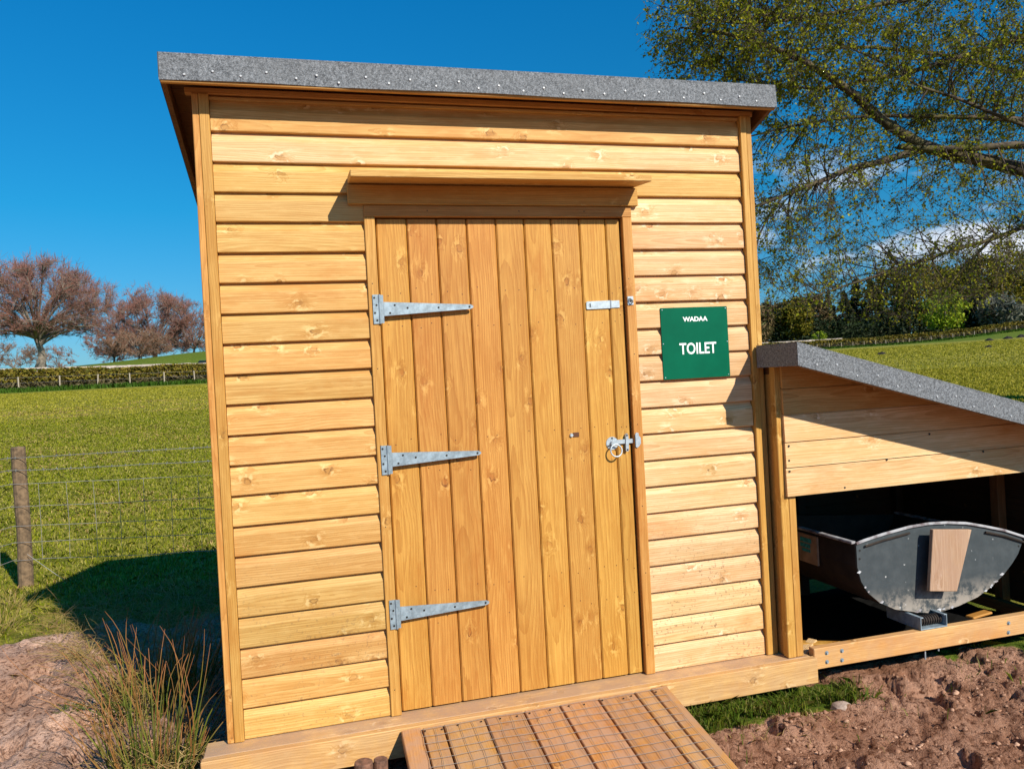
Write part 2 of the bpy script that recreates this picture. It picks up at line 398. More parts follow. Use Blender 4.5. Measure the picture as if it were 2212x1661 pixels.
M['bark'] = bark_mat()
M['twig'] = simple('dark_birch_twigs', (0.055, 0.036, 0.022), 0.85, 0, 3.0, 0.4)


def ground_mat():
    m, t, b = new_mat('field_and_soil')
    tc = N(t, 'ShaderNodeTexCoord')
    P = tc.outputs['Object']
    a = N(t, 'ShaderNodeAttribute', attribute_name='soil')
    lu = N(t, 'ShaderNodeAttribute', attribute_name='lush')
    nA = N(t, 'ShaderNodeTexNoise', {'Vector': P, 'Scale': 0.45, 'Detail': 4.0, 'Roughness': 0.6})
    nB = N(t, 'ShaderNodeTexNoise', {'Vector': P, 'Scale': 5.0, 'Detail': 6.0, 'Roughness': 0.72})
    nC = N(t, 'ShaderNodeTexNoise', {'Vector': P, 'Scale': 30.0, 'Detail': 4.0, 'Roughness': 0.7})
    g = mix(t, sstep(t, nA.outputs[0], 0.35, 0.65), (0.26, 0.235, 0.020), (0.36, 0.295, 0.055))
    g = mix(t, sstep(t, nB.outputs[0], 0.42, 0.60), (0.12, 0.125, 0.008), g)
    g = mix(t, mth(t, 'MULTIPLY', sstep(t, nB.outputs[0], 0.56, 0.72), 0.6), g, (0.52, 0.44, 0.14))
    g = mix(t, mth(t, 'MULTIPLY', sstep(t, nC.outputs[0], 0.5, 0.7), 0.35), g, (0.46, 0.39, 0.10))
    g = mix(t, lu.outputs['Fac'], g, mix(t, sstep(t, nC.outputs[0], 0.4, 0.6), (0.035, 0.08, 0.008), (0.085, 0.15, 0.014)))
    sA = N(t, 'ShaderNodeTexNoise', {'Vector': P, 'Scale': 3.0, 'Detail': 6.0, 'Roughness': 0.65})
    sB = N(t, 'ShaderNodeTexNoise', {'Vector': P, 'Scale': 45.0, 'Detail': 6.0, 'Roughness': 0.7})
    s = mix(t, sstep(t, sA.outputs[0], 0.35, 0.68), (0.40, 0.22, 0.142), (0.66, 0.425, 0.315))
    s = mix(t, sstep(t, sB.outputs[0], 0.34, 0.53), (0.12, 0.05, 0.027), s)
    s = mix(t, mth(t, 'MULTIPLY', sstep(t, sB.outputs[0], 0.62, 0.75), 0.5), s, (0.50, 0.36, 0.28))
    dry = sstep(t, N(t, 'ShaderNodeSeparateXYZ', {0: P}).outputs[0], 1.2, -0.2)
    s = mix(t, dry, mix(t, 0.80, s, (0.62, 0.50, 0.42), 'MULTIPLY'), s)
    edge = sstep(t, mth(t, 'ADD', a.outputs['Fac'], mth(t, 'MULTIPLY', mth(t, 'SUBTRACT', nB.outputs[0], 0.5), 0.9)), 0.40, 0.60)
    c = mix(t, edge, g, s)
    hgt = mth(t, 'ADD', mth(t, 'MULTIPLY', sB.outputs[0], 0.026), mth(t, 'MULTIPLY', nC.outputs[0], 0.012))
    setc(t, b, c, 0.95, hgt, 1.0, 0.9)
    b.inputs['Specular IOR Level'].default_value = 0.1
    return m


M['ground'] = ground_mat()

# ------------------------------------------------------------------ scene helpers


def tag(o, label=None, cat=None, group=None, kind=None):
    if label:
        o['label'] = label
    if cat:
        o['category'] = cat
    if group:
        o['group'] = group
    if kind:
        o['kind'] = kind
    return o


def thing(name, label, cat, loc=(0, 0, 0), group=None):
    o = bpy.data.objects.new(name, None)
    o.empty_display_size = 0.1
    o.location = loc
    COL.objects.link(o)
    return tag(o, label, cat, group)


def wloc(o):
    v = Vector(o.location)
    while o.parent:
        o = o.parent
        v = v + Vector(o.location)
    return v


def link(name, me, mat, parent=None, loc=(0, 0, 0), rot=None):
    """loc is in world space; parents carry no rotation"""
    o = bpy.data.objects.new(name, me)
    if mat is not None and len(me.materials) == 0:
        me.materials.append(mat)
    COL.objects.link(o)
    p = Vector(loc)
    if parent is not None:
        o.parent = parent
        p = p - wloc(parent)
    o.location = p
    if rot is not None:
        o.rotation_euler = rot.to_euler() if isinstance(rot, Matrix) else rot
    return o


def dup(o, parent, loc):
    c = o.copy()
    COL.objects.link(c)
    c.parent = parent
    c.location = Vector(loc) - (wloc(parent) if parent else Vector())
    return c


def np_mesh(name, V, F, attrs=None, smooth=False):
    V = np.asarray(V, np.float32)
    F = np.asarray(F, np.int32)
    me = bpy.data.meshes.new(name)
    me.vertices.add(len(V))
    me.vertices.foreach_set('co', V.ravel())
    n = F.shape[1]
    me.loops.add(F.size)
    me.loops.foreach_set('vertex_index', F.ravel())
    me.polygons.add(len(F))
    me.polygons.foreach_set('loop_start', np.arange(len(F), dtype=np.int32) * n)
    me.polygons.foreach_set('loop_total', np.full(len(F), n, np.int32))
    if smooth:
        me.polygons.foreach_set('use_smooth', np.ones(len(F), bool))
    me.update(calc_edges=True)
    if attrs:
        for k, a in attrs.items():
            at_ = me.attributes.new(k, 'FLOAT', 'POINT')
            at_.data.foreach_set('value', np.asarray(a, np.float32))
    return me


class MB:
    def __init__(self):
        self.v, self.f, self.sm = [], [], False

    def box(self, a, b):
        n = len(self.v)
        x0, y0, z0 = a
        x1, y1, z1 = b
        self.v += [(x0, y0, z0), (x1, y0, z0), (x1, y1, z0), (x0, y1, z0), (x0, y0, z1), (x1, y0, z1), (x1, y1, z1), (x0, y1, z1)]
        self.f += [tuple(n + i for i in q) for q in ((0, 3, 2, 1), (4, 5, 6, 7), (0, 1, 5, 4), (1, 2, 6, 5), (2, 3, 7, 6), (3, 0, 4, 7))]
        return self

    def prism(self, prof, axis, a, b):
        """closed profile (list of 2d) swept along axis from a to b"""
        n = len(self.v)
        k = len(prof)

        def P(p, t):
            return {'x': (t, p[0], p[1]), 'y': (p[0], t, p[1]), 'z': (p[0], p[1], t)}[axis]
        self.v += [P(p, a) for p in prof] + [P(p, b) for p in prof]
        for i in range(k):
            j = (i + 1) % k
            self.f.append((n + i, n + j, n + k + j, n + k + i))
        self.f.append(tuple(n + i for i in range(k))[::-1])
        self.f.append(tuple(n + k + i for i in range(k)))
        return self

    def tube(self, pts, rad, n=8, cap=True, closed=False):
        pts = [Vector(p) for p in pts]
        if not hasattr(rad, '__len__'):
            rad = [rad] * len(pts)
        b = len(self.v)
        K = len(pts)
        prev = None
        for i, p in enumerate(pts):
            if closed:
                d = (pts[(i + 1) % K] - pts[i - 1])
            else:
                d = pts[min(i + 1, K - 1)] - pts[max(i - 1, 0)]
            d.normalize()
            u = prev if prev is not None else (Vector((0, 0, 1)) if abs(d.z) < 0.9 else Vector((1, 0, 0)))
            u = (u - d * u.dot(d)).normalized()
            prev = u
            w = d.cross(u)
            for k in range(n):
                a = 2 * math.pi * k / n
                self.v.append(tuple(p + (u * math.cos(a) + w * math.sin(a)) * rad[i]))
        for i in range(K if closed else K - 1):
            for k in range(n):
                i2 = (i + 1) % K
                self.f.append((b + i * n + k, b + i * n + (k + 1) % n, b + i2 * n + (k + 1) % n, b + i2 * n + k))
        if cap and not closed:
            self.f.append(tuple(b + k for k in range(n))[::-1])
            self.f.append(tuple(b + (K - 1) * n + k for k in range(n)))
        return self

    def disc(self, c, r, axis='y', th=0.002, n=10):
        d = {'y': Vector((0, -th, 0)), 'x': Vector((-th, 0, 0)), 'z': Vector((0, 0, th))}[axis]
        return self.tube([Vector(c), Vector(c) + d], [r, r * 0.85], n)

    def build(self, name, mat, parent=None, loc=(0, 0, 0), smooth=False, bevel=0.0, abs_=True):
        """vertices are in world space when abs_; the mesh is stored relative to loc"""
        me = bpy.data.meshes.new(name)
        L = Vector(loc)
        vv = [tuple(Vector(p) - L) for p in self.v] if abs_ else self.v
        me.from_pydata(vv, [], self.f)
        bm = bmesh.new()
        bm.from_mesh(me)
        bmesh.ops.recalc_face_normals(bm, faces=bm.faces)
        if bevel > 0:
            ed = [e for e in bm.edges if e.is_manifold and e.calc_face_angle(0) > 0.6]
            bmesh.ops.bevel(bm, geom=ed, offset=bevel, segments=1, affect='EDGES', clamp_overlap=True)
        bm.to_mesh(me)
        bm.free()
        if smooth:
            me.polygons.foreach_set('use_smooth', np.ones(len(me.polygons), bool))
        return link(name, me, mat, parent, loc)


AXROT = {'x': Matrix.Identity(3),
         'y': Matrix(((0, 0, 1), (1, 0, 0), (0, 1, 0))),
         'z': Matrix(((0, 1, 0), (0, 0, 1), (1, 0, 0)))}


def board(name, p0, p1, axis, mat, parent, tone=0.0, bevel=0.0025, tilt=None):
    """timber with its grain along local X, filling the world box p0..p1"""
    p0, p1 = Vector(p0), Vector(p1)
    c = (p0 + p1) / 2
    d = p1 - p0
    ext = {'x': (d.x, d.y, d.z), 'y': (d.y, d.z, d.x), 'z': (d.z, d.x, d.y)}[axis]
    m = MB().box(tuple(-e / 2 for e in ext), tuple(e / 2 for e in ext))
    o = m.build(name, mat, None, (0, 0, 0), bevel=min(bevel, min(ext) * 0.3))
    o.parent = parent
    o.location = c - (wloc(parent) if parent else Vector())
    rot = AXROT[axis]
    if tilt is not None:
        rot = tilt @ rot
    o.rotation_euler = rot.to_euler()
    o['tone'] = float(tone)
    return o


def vnoise(x, y, seed=0):
    x = np.asarray(x, float)
    y = np.asarray(y, float)
    xi, yi = np.floor(x).astype(np.int64), np.floor(y).astype(np.int64)
    xf, yf = x - xi, y - yi

    def h(a, b):
        n = (a * 374761393 + b * 668265263 + seed * 974634777) & 0xffffffff
        n = ((n ^ (n >> 13)) * 1274126177) & 0xffffffff
        return ((n ^ (n >> 16)) & 0xffff) / 65535.0
    sx, sy = xf * xf * (3 - 2 * xf), yf * yf * (3 - 2 * yf)
    a = h(xi, yi) * (1 - sx) + h(xi + 1, yi) * sx
    b = h(xi, yi + 1) * (1 - sx) + h(xi + 1, yi + 1) * sx
    return a * (1 - sy) + b * sy


def fbm(x, y, seed=0, oct=4):
    s = 0
    a = 0.5
    for i in range(oct):
        s = s + a * vnoise(x * 2 ** i, y * 2 ** i, seed + i * 17)
        a *= 0.5
    return s


def smooth(x, a, b):
    t = np.clip((x - a) / (b - a), 0, 1)
    return t * t * (3 - 2 * t)


# ------------------------------------------------------------------ terrain


def base_height(x, y):
    dx, dy = x - CAM[0], y - CAM[1]
    r = np.hypot(dx, dy)
    az = np.degrees(np.arctan2(dx, dy))
    z = np.interp(r, [0, 4, 8, 12, 20, 40, 72, 110, 165, 210, 400, 900], [-.17, -.17, -.10, .05, .42, 1.36, 2.5, 3.2, 4.1, 5.0, 8.5, 12])
    left = 1 - smooth(az, 4, 22)
    hill = smooth(r, 84, 112) * (2.75 + 1.7 * smooth(az, -17, -4)) * left
    right = smooth(r, 172, 206) * 1.9 * smooth(az, 10, 24)
    return z + hill + right


def soil_mask(x, y):
    n = (fbm(x * 2.2, y * 2.2, 5) - 0.47) * 0.9
    # left of the shed: bare soil runs back to about y = 2
    left = smooth(2.45 - 0.45 * np.clip(-x - 1.2, 0, 3) - y + n, -0.25, 0.35) * smooth(0.8 - x, -0.2, 0.2)
    right = smooth(x, 0.3, 0.7) * smooth(0.25 + n - y, -0.15, 0.2)
    # grass strip in the shade of the deck and turf in front of the lean-to
    g1 = smooth(y + n * 0.25, -0.40, -0.26) * smooth(x, 1.7, 1.95) * (1 - smooth(x + n * .6, 2.58, 2.80))
    g2 = smooth(x + n * 1.2 + (y + 0.1) * 0.8, 3.45, 3.75) * smooth(y, -0.65, -0.3)
    inside = smooth(x, 2.45, 2.55) * (1 - smooth(x, 3.35, 3.5)) * smooth(y, -0.12, 0.05) * (1 - smooth(y, 1.15, 1.3))
    return np.clip(np.maximum(np.maximum(left, right) * (1 - g1) * (1 - g2), inside), 0, 1)


def ground_z(x, y):
    z = base_height(x, y)
    s = soil_mask(x, y)
    near = 1 - smooth(np.hypot(x - 1, y), 6, 12)
    rough = (fbm(x * 3.5, y * 3.5, 11, 5) - 0.47) * 0.15 + (np.abs(fbm(x * 17, y * 17, 23, 4) - 0.46)) * 0.11 - 0.055 * smooth(fbm(x * 6, y * 6, 37, 3), 0.53, 0.60)
    z = z + near * (s * rough + (1 - s) * (fbm(x * 2, y * 2, 31, 4) - 0.47) * 0.05)
    # keep the soil clear of the timber
    z = np.where((x > -0.15) & (x < 4.4) & (y > -0.17) & (y < 2), np.minimum(z, -0.150), z)
    z = np.where((x > 0.60) & (x < 1.85) & (y > -1.05) & (y < 0), np.minimum(z, -0.17 + 0 * x), z)
    z = z + (1 - near) * (fbm(x * 0.05, y * 0.05, 41, 3) - 0.44) * 0.35 * smooth(np.hypot(x, y), 12, 40) * (1 - smooth(np.hypot(x, y), 45, 62))
    return z


def build_ground():
    az = np.concatenate([np.arange(-180, -48, 4.0), np.arange(-48, 80, 0.19), np.arange(80, 180, 4.0)])
    rr = [0.35]
    while rr[-1] < 7.5:
        rr.append(rr[-1] * 1.0095)
    while rr[-1] < 1500:
        rr.append(rr[-1] * 1.045)
    rr = np.array(rr)
    A, RR = np.meshgrid(np.radians(az), rr)
    X = CAM[0] + RR * np.sin(A)
    Y = CAM[1] + RR * np.cos(A)
    Z = ground_z(X.ravel(), Y.ravel())
    V = np.stack([X.ravel(), Y.ravel(), Z], 1)
    na, nr = len(az), len(rr)
    i = np.arange(nr - 1)[:, None] * na
    j = np.arange(na)[None, :]
    j2 = (j + 1) % na
    F = np.stack([i + j, i + j2, i + na + j2, i + na + j], -1).reshape(-1, 4)[:, ::-1]
    V = np.vstack([V, [[CAM[0], CAM[1], -0.17]]])
    s = soil_mask(V[:, 0], V[:, 1])
    me = np_mesh('ground', V, F, {'soil': s, 'lush': lush_mask(V[:, 0], V[:, 1])}, smooth=True)
    o = link('ground', me, M['ground'])
    tag(o, kind='structure')
    return o


# hedge line across the field, as points on plan
HEDGE_PIX = [(-420, 53, ), (-150, 57), (0, 60), (450, 72), (1106, 112), (1650, 150), (2250, 163), (3000, 165)]
HEDGE = [at(u, 830, D)[:2] for u, D in HEDGE_PIX]


def seg_dist(x, y, line):
    d = np.full(np.shape(x), 1e9)
    for a, b in zip(line[:-1], line[1:]):
        ab = b - a
        t = np.clip(((x - a[0]) * ab[0] + (y - a[1]) * ab[1]) / (ab @ ab), 0, 1)
        d = np.minimum(d, np.hypot(x - a[0] - t * ab[0], y - a[1] - t * ab[1]))
    return d


def lush_mask(x, y):
    h = 1 - smooth(seg_dist(x, y, HEDGE), 1.2, 3.0)
    near = 0.75 * smooth(y, -0.55, -0.2) * smooth(x, 1.6, 1.9) * (1 - smooth(x, 4.0, 4.5)) * (1 - smooth(y, 1.5, 2))  # deck grass, carried under the lean-to to darken its floor like shade
    far = smooth(np.hypot(x - CAM[0], y - CAM[1]), 82, 90) * 0.75
    return np.clip(np.maximum(np.maximum(h, near), far), 0, 1)


GROUND = build_ground()

# ------------------------------------------------------------------ toilet shed
WID, DEP = 2.46, 1.50
shed = thing('toilet_shed', 'tall timber toilet shed with felt roof and orange plank door', 'shed', (WID / 2, 0, 0))
CP = 0.12                    # cladding cover per board


def clad_profile(h=CP + 0.012, th=0.019):
    # outward is -y; slightly feathered shiplap with a scooped top
    pr = [(0.0, 0.0), (-th + 0.0035, 0.0), (-th + 0.001, 0.0015), (-th, 0.0045)]
    pr += [(-th + 0.0006, 0.079), (-th + 0.0014, 0.083), (-th + 0.0030, 0.0865), (-th + 0.0085, 0.0955), (-th + 0.0195, 0.1165), (-0.003, 0.1175), (-0.003, h), (0.0, h)]
    return pr


CLAD = clad_profile(th=0.024)
clad_cache = {}


def clad_mesh(length):
    k = round(length, 3)
    if k not in clad_cache:
        m = MB().prism(CLAD, 'x', -k / 2, k / 2)
        me = bpy.data.meshes.new('plank')
        me.from_pydata(m.v, [], m.f)
        bm = bmesh.new()
        bm.from_mesh(me)
        bmesh.ops.recalc_face_normals(bm, faces=bm.faces)
        bm.to_mesh(me)
        bm.free()
        clad_cache[k] = me
    return clad_cache[k]


def plank(x0, x1, z, mat, parent=shed, y=0.0, rot=0.0, tone=0.0, cx=None, cy=None):
    L = x1 - x0
    me = clad_mesh(L)
    o = bpy.data.objects.new('plank', me)
    COL.objects.link(o)
    o.parent = parent
    px = (x0 + x1) / 2 if cx is None else cx
    py = y if cy is None else cy
    jit = RNG.normal(0, 0.0009, 2)
    o.location = Vector((px, py + jit[0], z + jit[1])) - wloc(parent)
    o.rotation_euler = (0, 0, rot)
    if len(me.materials) == 0:
        me.materials.append(mat)
    o.material_slots[0].link = 'OBJECT'
    o.material_slots[0].material = mat
    o['tone'] = float(tone + RNG.normal(0, 0.045))
    return o


XL0, XL1 = 0.064, 0.637        # left panel of cladding
XR0, XR1 = 1.826, 2.398        # right panel
for k in range(21):
    z = CP * k + 0.001
    if k >= 18 or z > 2.135:
        plank(XL0, XR1, z, M['clad'] if k != 19 else M['pale'])
    elif k == 17:
        plank(XL0, XL1, z, M['clad'])
        plank(XR0, XR1, z, M['pale'])
    else:
        plank(XL0, XL1, z, M['clad'], tone=(-0.05 if k in (2, 3, 13) else 0))
        plank(XR0, XR1, z, M['pale'], tone=(-0.04 if k in (4, 6) else 0.02))
board('lintel_filler', (XL1, -0.012, 2.11), (XR0, -0.002, 2.17), 'x', M['clad'], shed)
# last strip under the eaves and the wall-head batten
board('head_batten', (-0.025, -0.030, 2.541), (2.475, 0.0, 2.566), 'x', M['frame'], shed)
plank(XL0, XR1, 2.521 - 0.0, M['clad']).scale = (1, 1, 0.14)
# corner trims
board('corner_trim', (0.0, -0.036, 0.0), (0.024, 0.046, 2.540), 'z', M['frame'], shed, 0.06)
board('corner_trim', (0.0255, -0.038, 0.0), (0.0625, -0.004, 2.540), 'z', M['frame'], shed, 0.0)
board('corner_trim', (2.4005, -0.040, 0.0), (2.432, -0.004, 2.540), 'z', M['frame'], shed, 0.05)
board('corner_trim', (2.4335, -0.036, 0.0), (2.460, 0.046, 2.540), 'z', M['frame'], shed, 0.0)
# side and back walls
for k in range(18):
    z = CP * k + 0.001
    plank(0.046, DEP, z, M['clad'], rot=-math.pi / 2, cx=0.019, cy=(0.048 + DEP) / 2)
    plank(0.046, DEP, z, M['clad'], rot=math.pi / 2, cx=2.441, cy=(0.048 + DEP) / 2)
    plank(0.02, WID - 0.02, z, M['clad'], rot=math.pi, cx=WID / 2, cy=DEP + 0.001)
for x0, x1 in ((0.004, 0.017), (2.443, 2.456)):
    MB().prism([(0.05, 2.16), (DEP, 2.16), (DEP, 2.17), (0.05, 2.54)], 'x', x0, x1).build('gable_panel', M['frame'], shed, ((x0 + x1) / 2, 0.7, 2.3))
# door frame
board('door_jamb', (0.637, -0.034, 0.0), (0.680, 0.02, 2.062), 'z', M['frame'], shed, 0.04)
board('door_jamb', (1.782, -0.034, 0.0), (1.826, 0.02, 2.062), 'z', M['frame'], shed, 0.07)
board('door_head', (0.637, -0.034, 2.0625), (1.826, 0.02, 2.110), 'x', M['frame'], shed, -0.02)
# canopy over the door
can = board('door_canopy', (0.579, -0.206, 2.189), (1.853, -0.0275, 2.217), 'x', M['clad'], shed, 0.05, 0.003, tilt=Matrix.Rotation(0.11, 3, 'X'))
board('canopy_backboard', (0.574, -0.046, 2.111), (1.856, -0.0255, 2.191), 'x', M['frame'], shed, -0.05)
# door
door = bpy.data.objects.new('door', None)
COL.objects.link(door)
door.parent = shed
door.location = Vector((1.23, 0, 0.008)) - wloc(shed)
edges = [0.684, 0.812, 0.940, 1.069, 1.198, 1.325, 1.450, 1.581, 1.706, 1.777]
tones = [0.06, -0.03, -0.07, 0.10, 0.04, 0.02, 0.06, 0.08, 0.0]
vb = 0.0055
for i in range(9):
    a, b = edges[i] + 0.0016, edges[i + 1] - 0.0016
    w = (b - a) / 2
    h = (2.056 - 0.008) / 2
    m = MB().prism([(-w, 0.010), (-w, -0.006), (-w + vb, -0.012), (w - vb, -0.012), (w, -0.006), (w, 0.010)], 'z', -h, h)
    # grain along local x: swap axes (x,y,z) -> (z,x,y)
    m.v = [(p[2], p[0], p[1]) for p in m.v]
    o = m.build('door_board', M['door'], door, (0, 0, 0))
    o.location = Vector(((a + b) / 2, 0, 0.008 + h)) - wloc(door)
    o.rotation_euler = AXROT['z'].to_euler()
    o['tone'] = tones[i]
board('door_ledge', (0.70, 0.0105, 0.02), (1.76, 0.03, 2.04), 'x', M['roofwood'], door)
# floor / dark interior lining keeps gaps dark
MB().box((0.03, 0.012, -0.002), (2.43, 0.05, 0.006)).build('sill', M['roofwood'], shed, (1.2, 0.03, 0))


def hinge(z0):
    h = bpy.data.meshes.new('hinge')
    m = MB()
    m.box((0.653, -0.0395, z0 - 0.060), (0.6775, -0.0345, z0 + 0.060))
    m.tube([(0.6805, -0.0405, z0 - 0.060), (0.6805, -0.0405, z0 + 0.060)], 0.0045, 8)
    m.box((0.684, -0.0385, z0 - 0.058), (0.6965, -0.0345, z0 + 0.058))
    m.prism([(0.697, z0 - 0.029), (1.062, z0 - 0.0095), (1.074, z0 - 0.004), (1.074, z0 + 0.004), (1.062, z0 + 0.0095), (0.697, z0 + 0.029)], 'y', -0.0395, -0.0355)
    m.box((0.684, -0.036, z0 - 0.02), (0.72, -0.0125, z0 + 0.02))
    o = m.build('hinge', M['zinc'], door, (0.8, -0.037, z0))
    s = MB()
    for x, dz in ((0.660, .047), (0.668, .017), (0.660, -.015), (0.668, -.046), (0.742, 0.015), (0.722, -0.017), (0.795, 0.002), (0.925, 0.0), (1.058, 0.0)):
        s.disc((x, -0.0390, z0 + dz), 0.0048, 'y', 0.0022, 8)
    s.build('screw_heads', M['hole'], door, (0.8, -0.037, z0))
    return o


for z0 in (1.680, 1.058, 0.420):
    hinge(z0)
# bolt catch (hasp)
m = MB().prism([(1.594, -0.015), (1.600, -0.0175), (1.709, -0.0175), (1.709, 0.0175), (1.600, 0.0175), (1.594, 0.015)], 'y', -0.0185, -0.0125)
m.box((1.712, -0.017, -0.016), (1.753, -0.0125, 0.016))
m.tube([(1.7105, -0.0185, -0.0175), (1.7105, -0.0185, 0.0175)], 0.0038, 8)
m.box((1.604, -0.0192, -0.006), (1.648, -0.0186, 0.006))
v = []
for (x, y, z) in m.v:
    a = 0.012
    v.append((x, y, 1.674 + z + (x - 1.67) * 0.02))
m.v = v
hasp = m.build('hasp', M['zinc_white'], door, (1.67, -0.015, 1.674))
MB().box((1.6085, -0.0201, 1.665), (1.6135, -0.0194, 1.681)).build('hasp_slot', M['hole'], door, (1.611, -0.02, 1.673))
m = MB().box((1.785, -0.0385, 1.668), (1.812, -0.0345, 1.706))
m.tube([(1.792, -0.039, 1.697), (1.794, -0.052, 1.694), (1.800, -0.058, 1.687), (1.803, -0.052, 1.680), (1.805, -0.039, 1.677)], 0.0028, 6)
m.build('hasp_staple', M['zinc_white'], shed, (1.798, -0.038, 1.687))
MB().disc((1.799, -0.0388, 1.686), 0.007, 'y', 0.002, 10).build('staple_hole', M['hole'], shed, (1.799, -0.039, 1.686))
# ring latch
m = MB()
m.tube([(1.683, -0.0125, 1.051), (1.683, -0.0160, 1.051)], [0.030, 0.0285], 20)
m.tube([(1.683, -0.016, 1.051), (1.683, -0.030, 1.051)], [0.013, 0.010], 12)
m.box((1.683, -0.024, 1.047), (1.806, -0.0185, 1.066))
m.prism([(1.742, 1.014), (1.752, 1.010), (1.757, 1.018), (1.757, 1.082), (1.752, 1.092), (1.744, 1.086)], 'y', -0.0290, -0.0125)
latch = m.build('ring_latch', M['zinc_white'], door, (1.70, -0.02, 1.05))
ring = []
for i in range(20):
    a = 2 * math.pi * i / 20
    ring.append((1.691 + 0.027 * math.cos(a), -0.034 - 0.010 * (1 - math.sin(a)) * 0.5, 1.020 + 0.027 * math.sin(a)))
MB().tube(ring, 0.0034, 8, closed=True).build('pull_ring', M['zinc_white'], door, (1.691, -0.035, 1.02), smooth=True)
m = MB().prism([(1.786, 1.028), (1.794, 1.024), (1.806, 1.034), (1.812, 1.044), (1.812, 1.070), (1.803, 1.078), (1.803, 1.090), (1.792, 1.094), (1.786, 1.086)], 'y', -0.0400, -0.0345)
m.build('latch_keeper', M['zinc_white'], shed, (1.80, -0.037, 1.06), bevel=0.001)
m = MB()
for x, y, z in ((1.683, -0.0162, 1.074), (1.662, -0.0162, 1.040), (1.750, -0.0292, 1.083), (1.750, -0.0292, 1.018)):
    m.disc((x, y, z), 0.0045, 'y', 0.0012, 8)
m.build('latch_screws', M['hole'], door, (1.7, -0.02, 1.05))
# indicator bolt on the seventh board
m = MB().box((1.500, -0.0150, 1.092), (1.528, -0.0125, 1.112))
m.build('indicator_plate', M['brass'], door, (1.51, -0.014, 1.10), bevel=0.0006)
MB().tube([(1.492, -0.0125, 1.101), (1.492, -0.020, 1.101)], [0.009, 0.007], 12).build('indicator_knob', M['zinc_white'], door, (1.492, -0.015, 1.101), smooth=False)
# nail heads over boards (door ledges) and cladding
m = MB()
for zr in (0.36, 0.50, 1.0, 1.13, 1.61, 1.75):
    for i in range(9):
        for q in (0.26, 0.74):
            if RNG.random() < 0.72:
                x = edges[i] + (edges[i + 1] - edges[i]) * q + RNG.normal(0, .006)
                m.disc((x, -0.0121, zr + RNG.normal(0, 0.012)), 0.0026, 'y', 0.0007, 6)
o = m.build('nail_heads', M['brass'], door, (1.2, -0.012, 1.0))
tag(o, kind='stuff')
m = MB()
for x in (0.658, 1.803):
    for zr in np.arange(0.12, 2.0, 0.33):
        m.disc((x + RNG.normal(0, .004), -0.0341, zr + RNG.normal(0, 0.03)), 0.0026, 'y', 0.0008, 6)
for x in (0.70, 0.93, 1.15, 1.43, 1.70, 1.80):
    m.disc((x, -0.0441, 2.135 + RNG.normal(0, .012)), 0.0030, 'y', 0.0008, 6)
for x in (0.9, 1.3, 1.6):
    m.disc((x, -0.0341, 2.088), 0.0028, 'y', 0.0008, 6)
o = m.build('nail_heads', M['hole'], shed, (1.2, -0.03, 1.0))
tag(o, kind='stuff')

# roof of the shed
RS = 0.285
YF, YB = -0.147, DEP + 0.13
XA, XB = -0.096, 2.526


def rz(y, z0):
    return z0 - RS * (y - YF)


def slope_sheet(x0, x1, y0, y1, ztop0, th):
    return MB().prism([(y0, rz(y0, ztop0)), (y1, rz(y1, ztop0)), (y1, rz(y1, ztop0) - th), (y0, rz(y0, ztop0) - th)], 'x', x0, x1)


ZT = 2.6455
yy0 = YF + 0.004
nb = 12
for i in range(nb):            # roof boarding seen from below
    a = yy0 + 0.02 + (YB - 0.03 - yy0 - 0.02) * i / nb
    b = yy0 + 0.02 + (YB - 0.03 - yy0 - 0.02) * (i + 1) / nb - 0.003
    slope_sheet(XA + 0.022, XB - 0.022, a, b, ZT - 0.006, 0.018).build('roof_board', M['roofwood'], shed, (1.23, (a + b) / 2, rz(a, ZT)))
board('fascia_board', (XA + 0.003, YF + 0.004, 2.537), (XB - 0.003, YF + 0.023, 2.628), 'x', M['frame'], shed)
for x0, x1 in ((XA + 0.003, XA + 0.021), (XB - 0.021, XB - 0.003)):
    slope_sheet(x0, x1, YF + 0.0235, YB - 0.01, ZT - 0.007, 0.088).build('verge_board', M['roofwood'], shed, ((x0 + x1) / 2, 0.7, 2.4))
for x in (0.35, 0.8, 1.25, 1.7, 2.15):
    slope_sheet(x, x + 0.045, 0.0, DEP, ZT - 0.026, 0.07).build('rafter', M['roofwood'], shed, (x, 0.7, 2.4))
m = slope_sheet(XA, XB, YF, YB, ZT + 0.001, 0.005)
n_w = 36                        # front flap with a faint wave and a lap joint
for i in range(n_w):
    xa = XA + (XB - XA) * i / n_w
    xb = XA + (XB - XA) * (i + 1) / n_w
    k = len(m.v)

    def fy(x):
        return YF - 0.0015 - 0.0022 * math.sin(x * 9) * math.sin(x * 2.3 + 1) - (0.0025 if x > 0.62 else 0)
    za, zb = 2.5455 + 0.002 * math.sin(xa * 7), 2.5455 + 0.002 * math.sin(xb * 7)
    m.v += [(xa, fy(xa + 1e-5), za), (xb, fy(xb - 1e-5), zb), (xb, YF + 0.0005, ZT + 0.002), (xa, YF + 0.0005, ZT + 0.002),
            (xa, YF + 0.0035, za), (xb, YF + 0.0035, zb)]
    m.f += [(k, k + 1, k + 2, k + 3), (k, k + 4, k + 5, k + 1)]
m.build('roof_felt', M['felt'], shed, (1.23, 0.7, 2.5))
for x0, x1 in ((XA - 0.0005, XA + 0.0025), (XB - 0.0025, XB + 0.0005)):
    slope_sheet(x0, x1, YF - 0.0005, YB, ZT + 0.0015, 0.094).build('felt_edge', M['felt_side'], shed, ((x0 + x1) / 2, 0.7, 2.5))


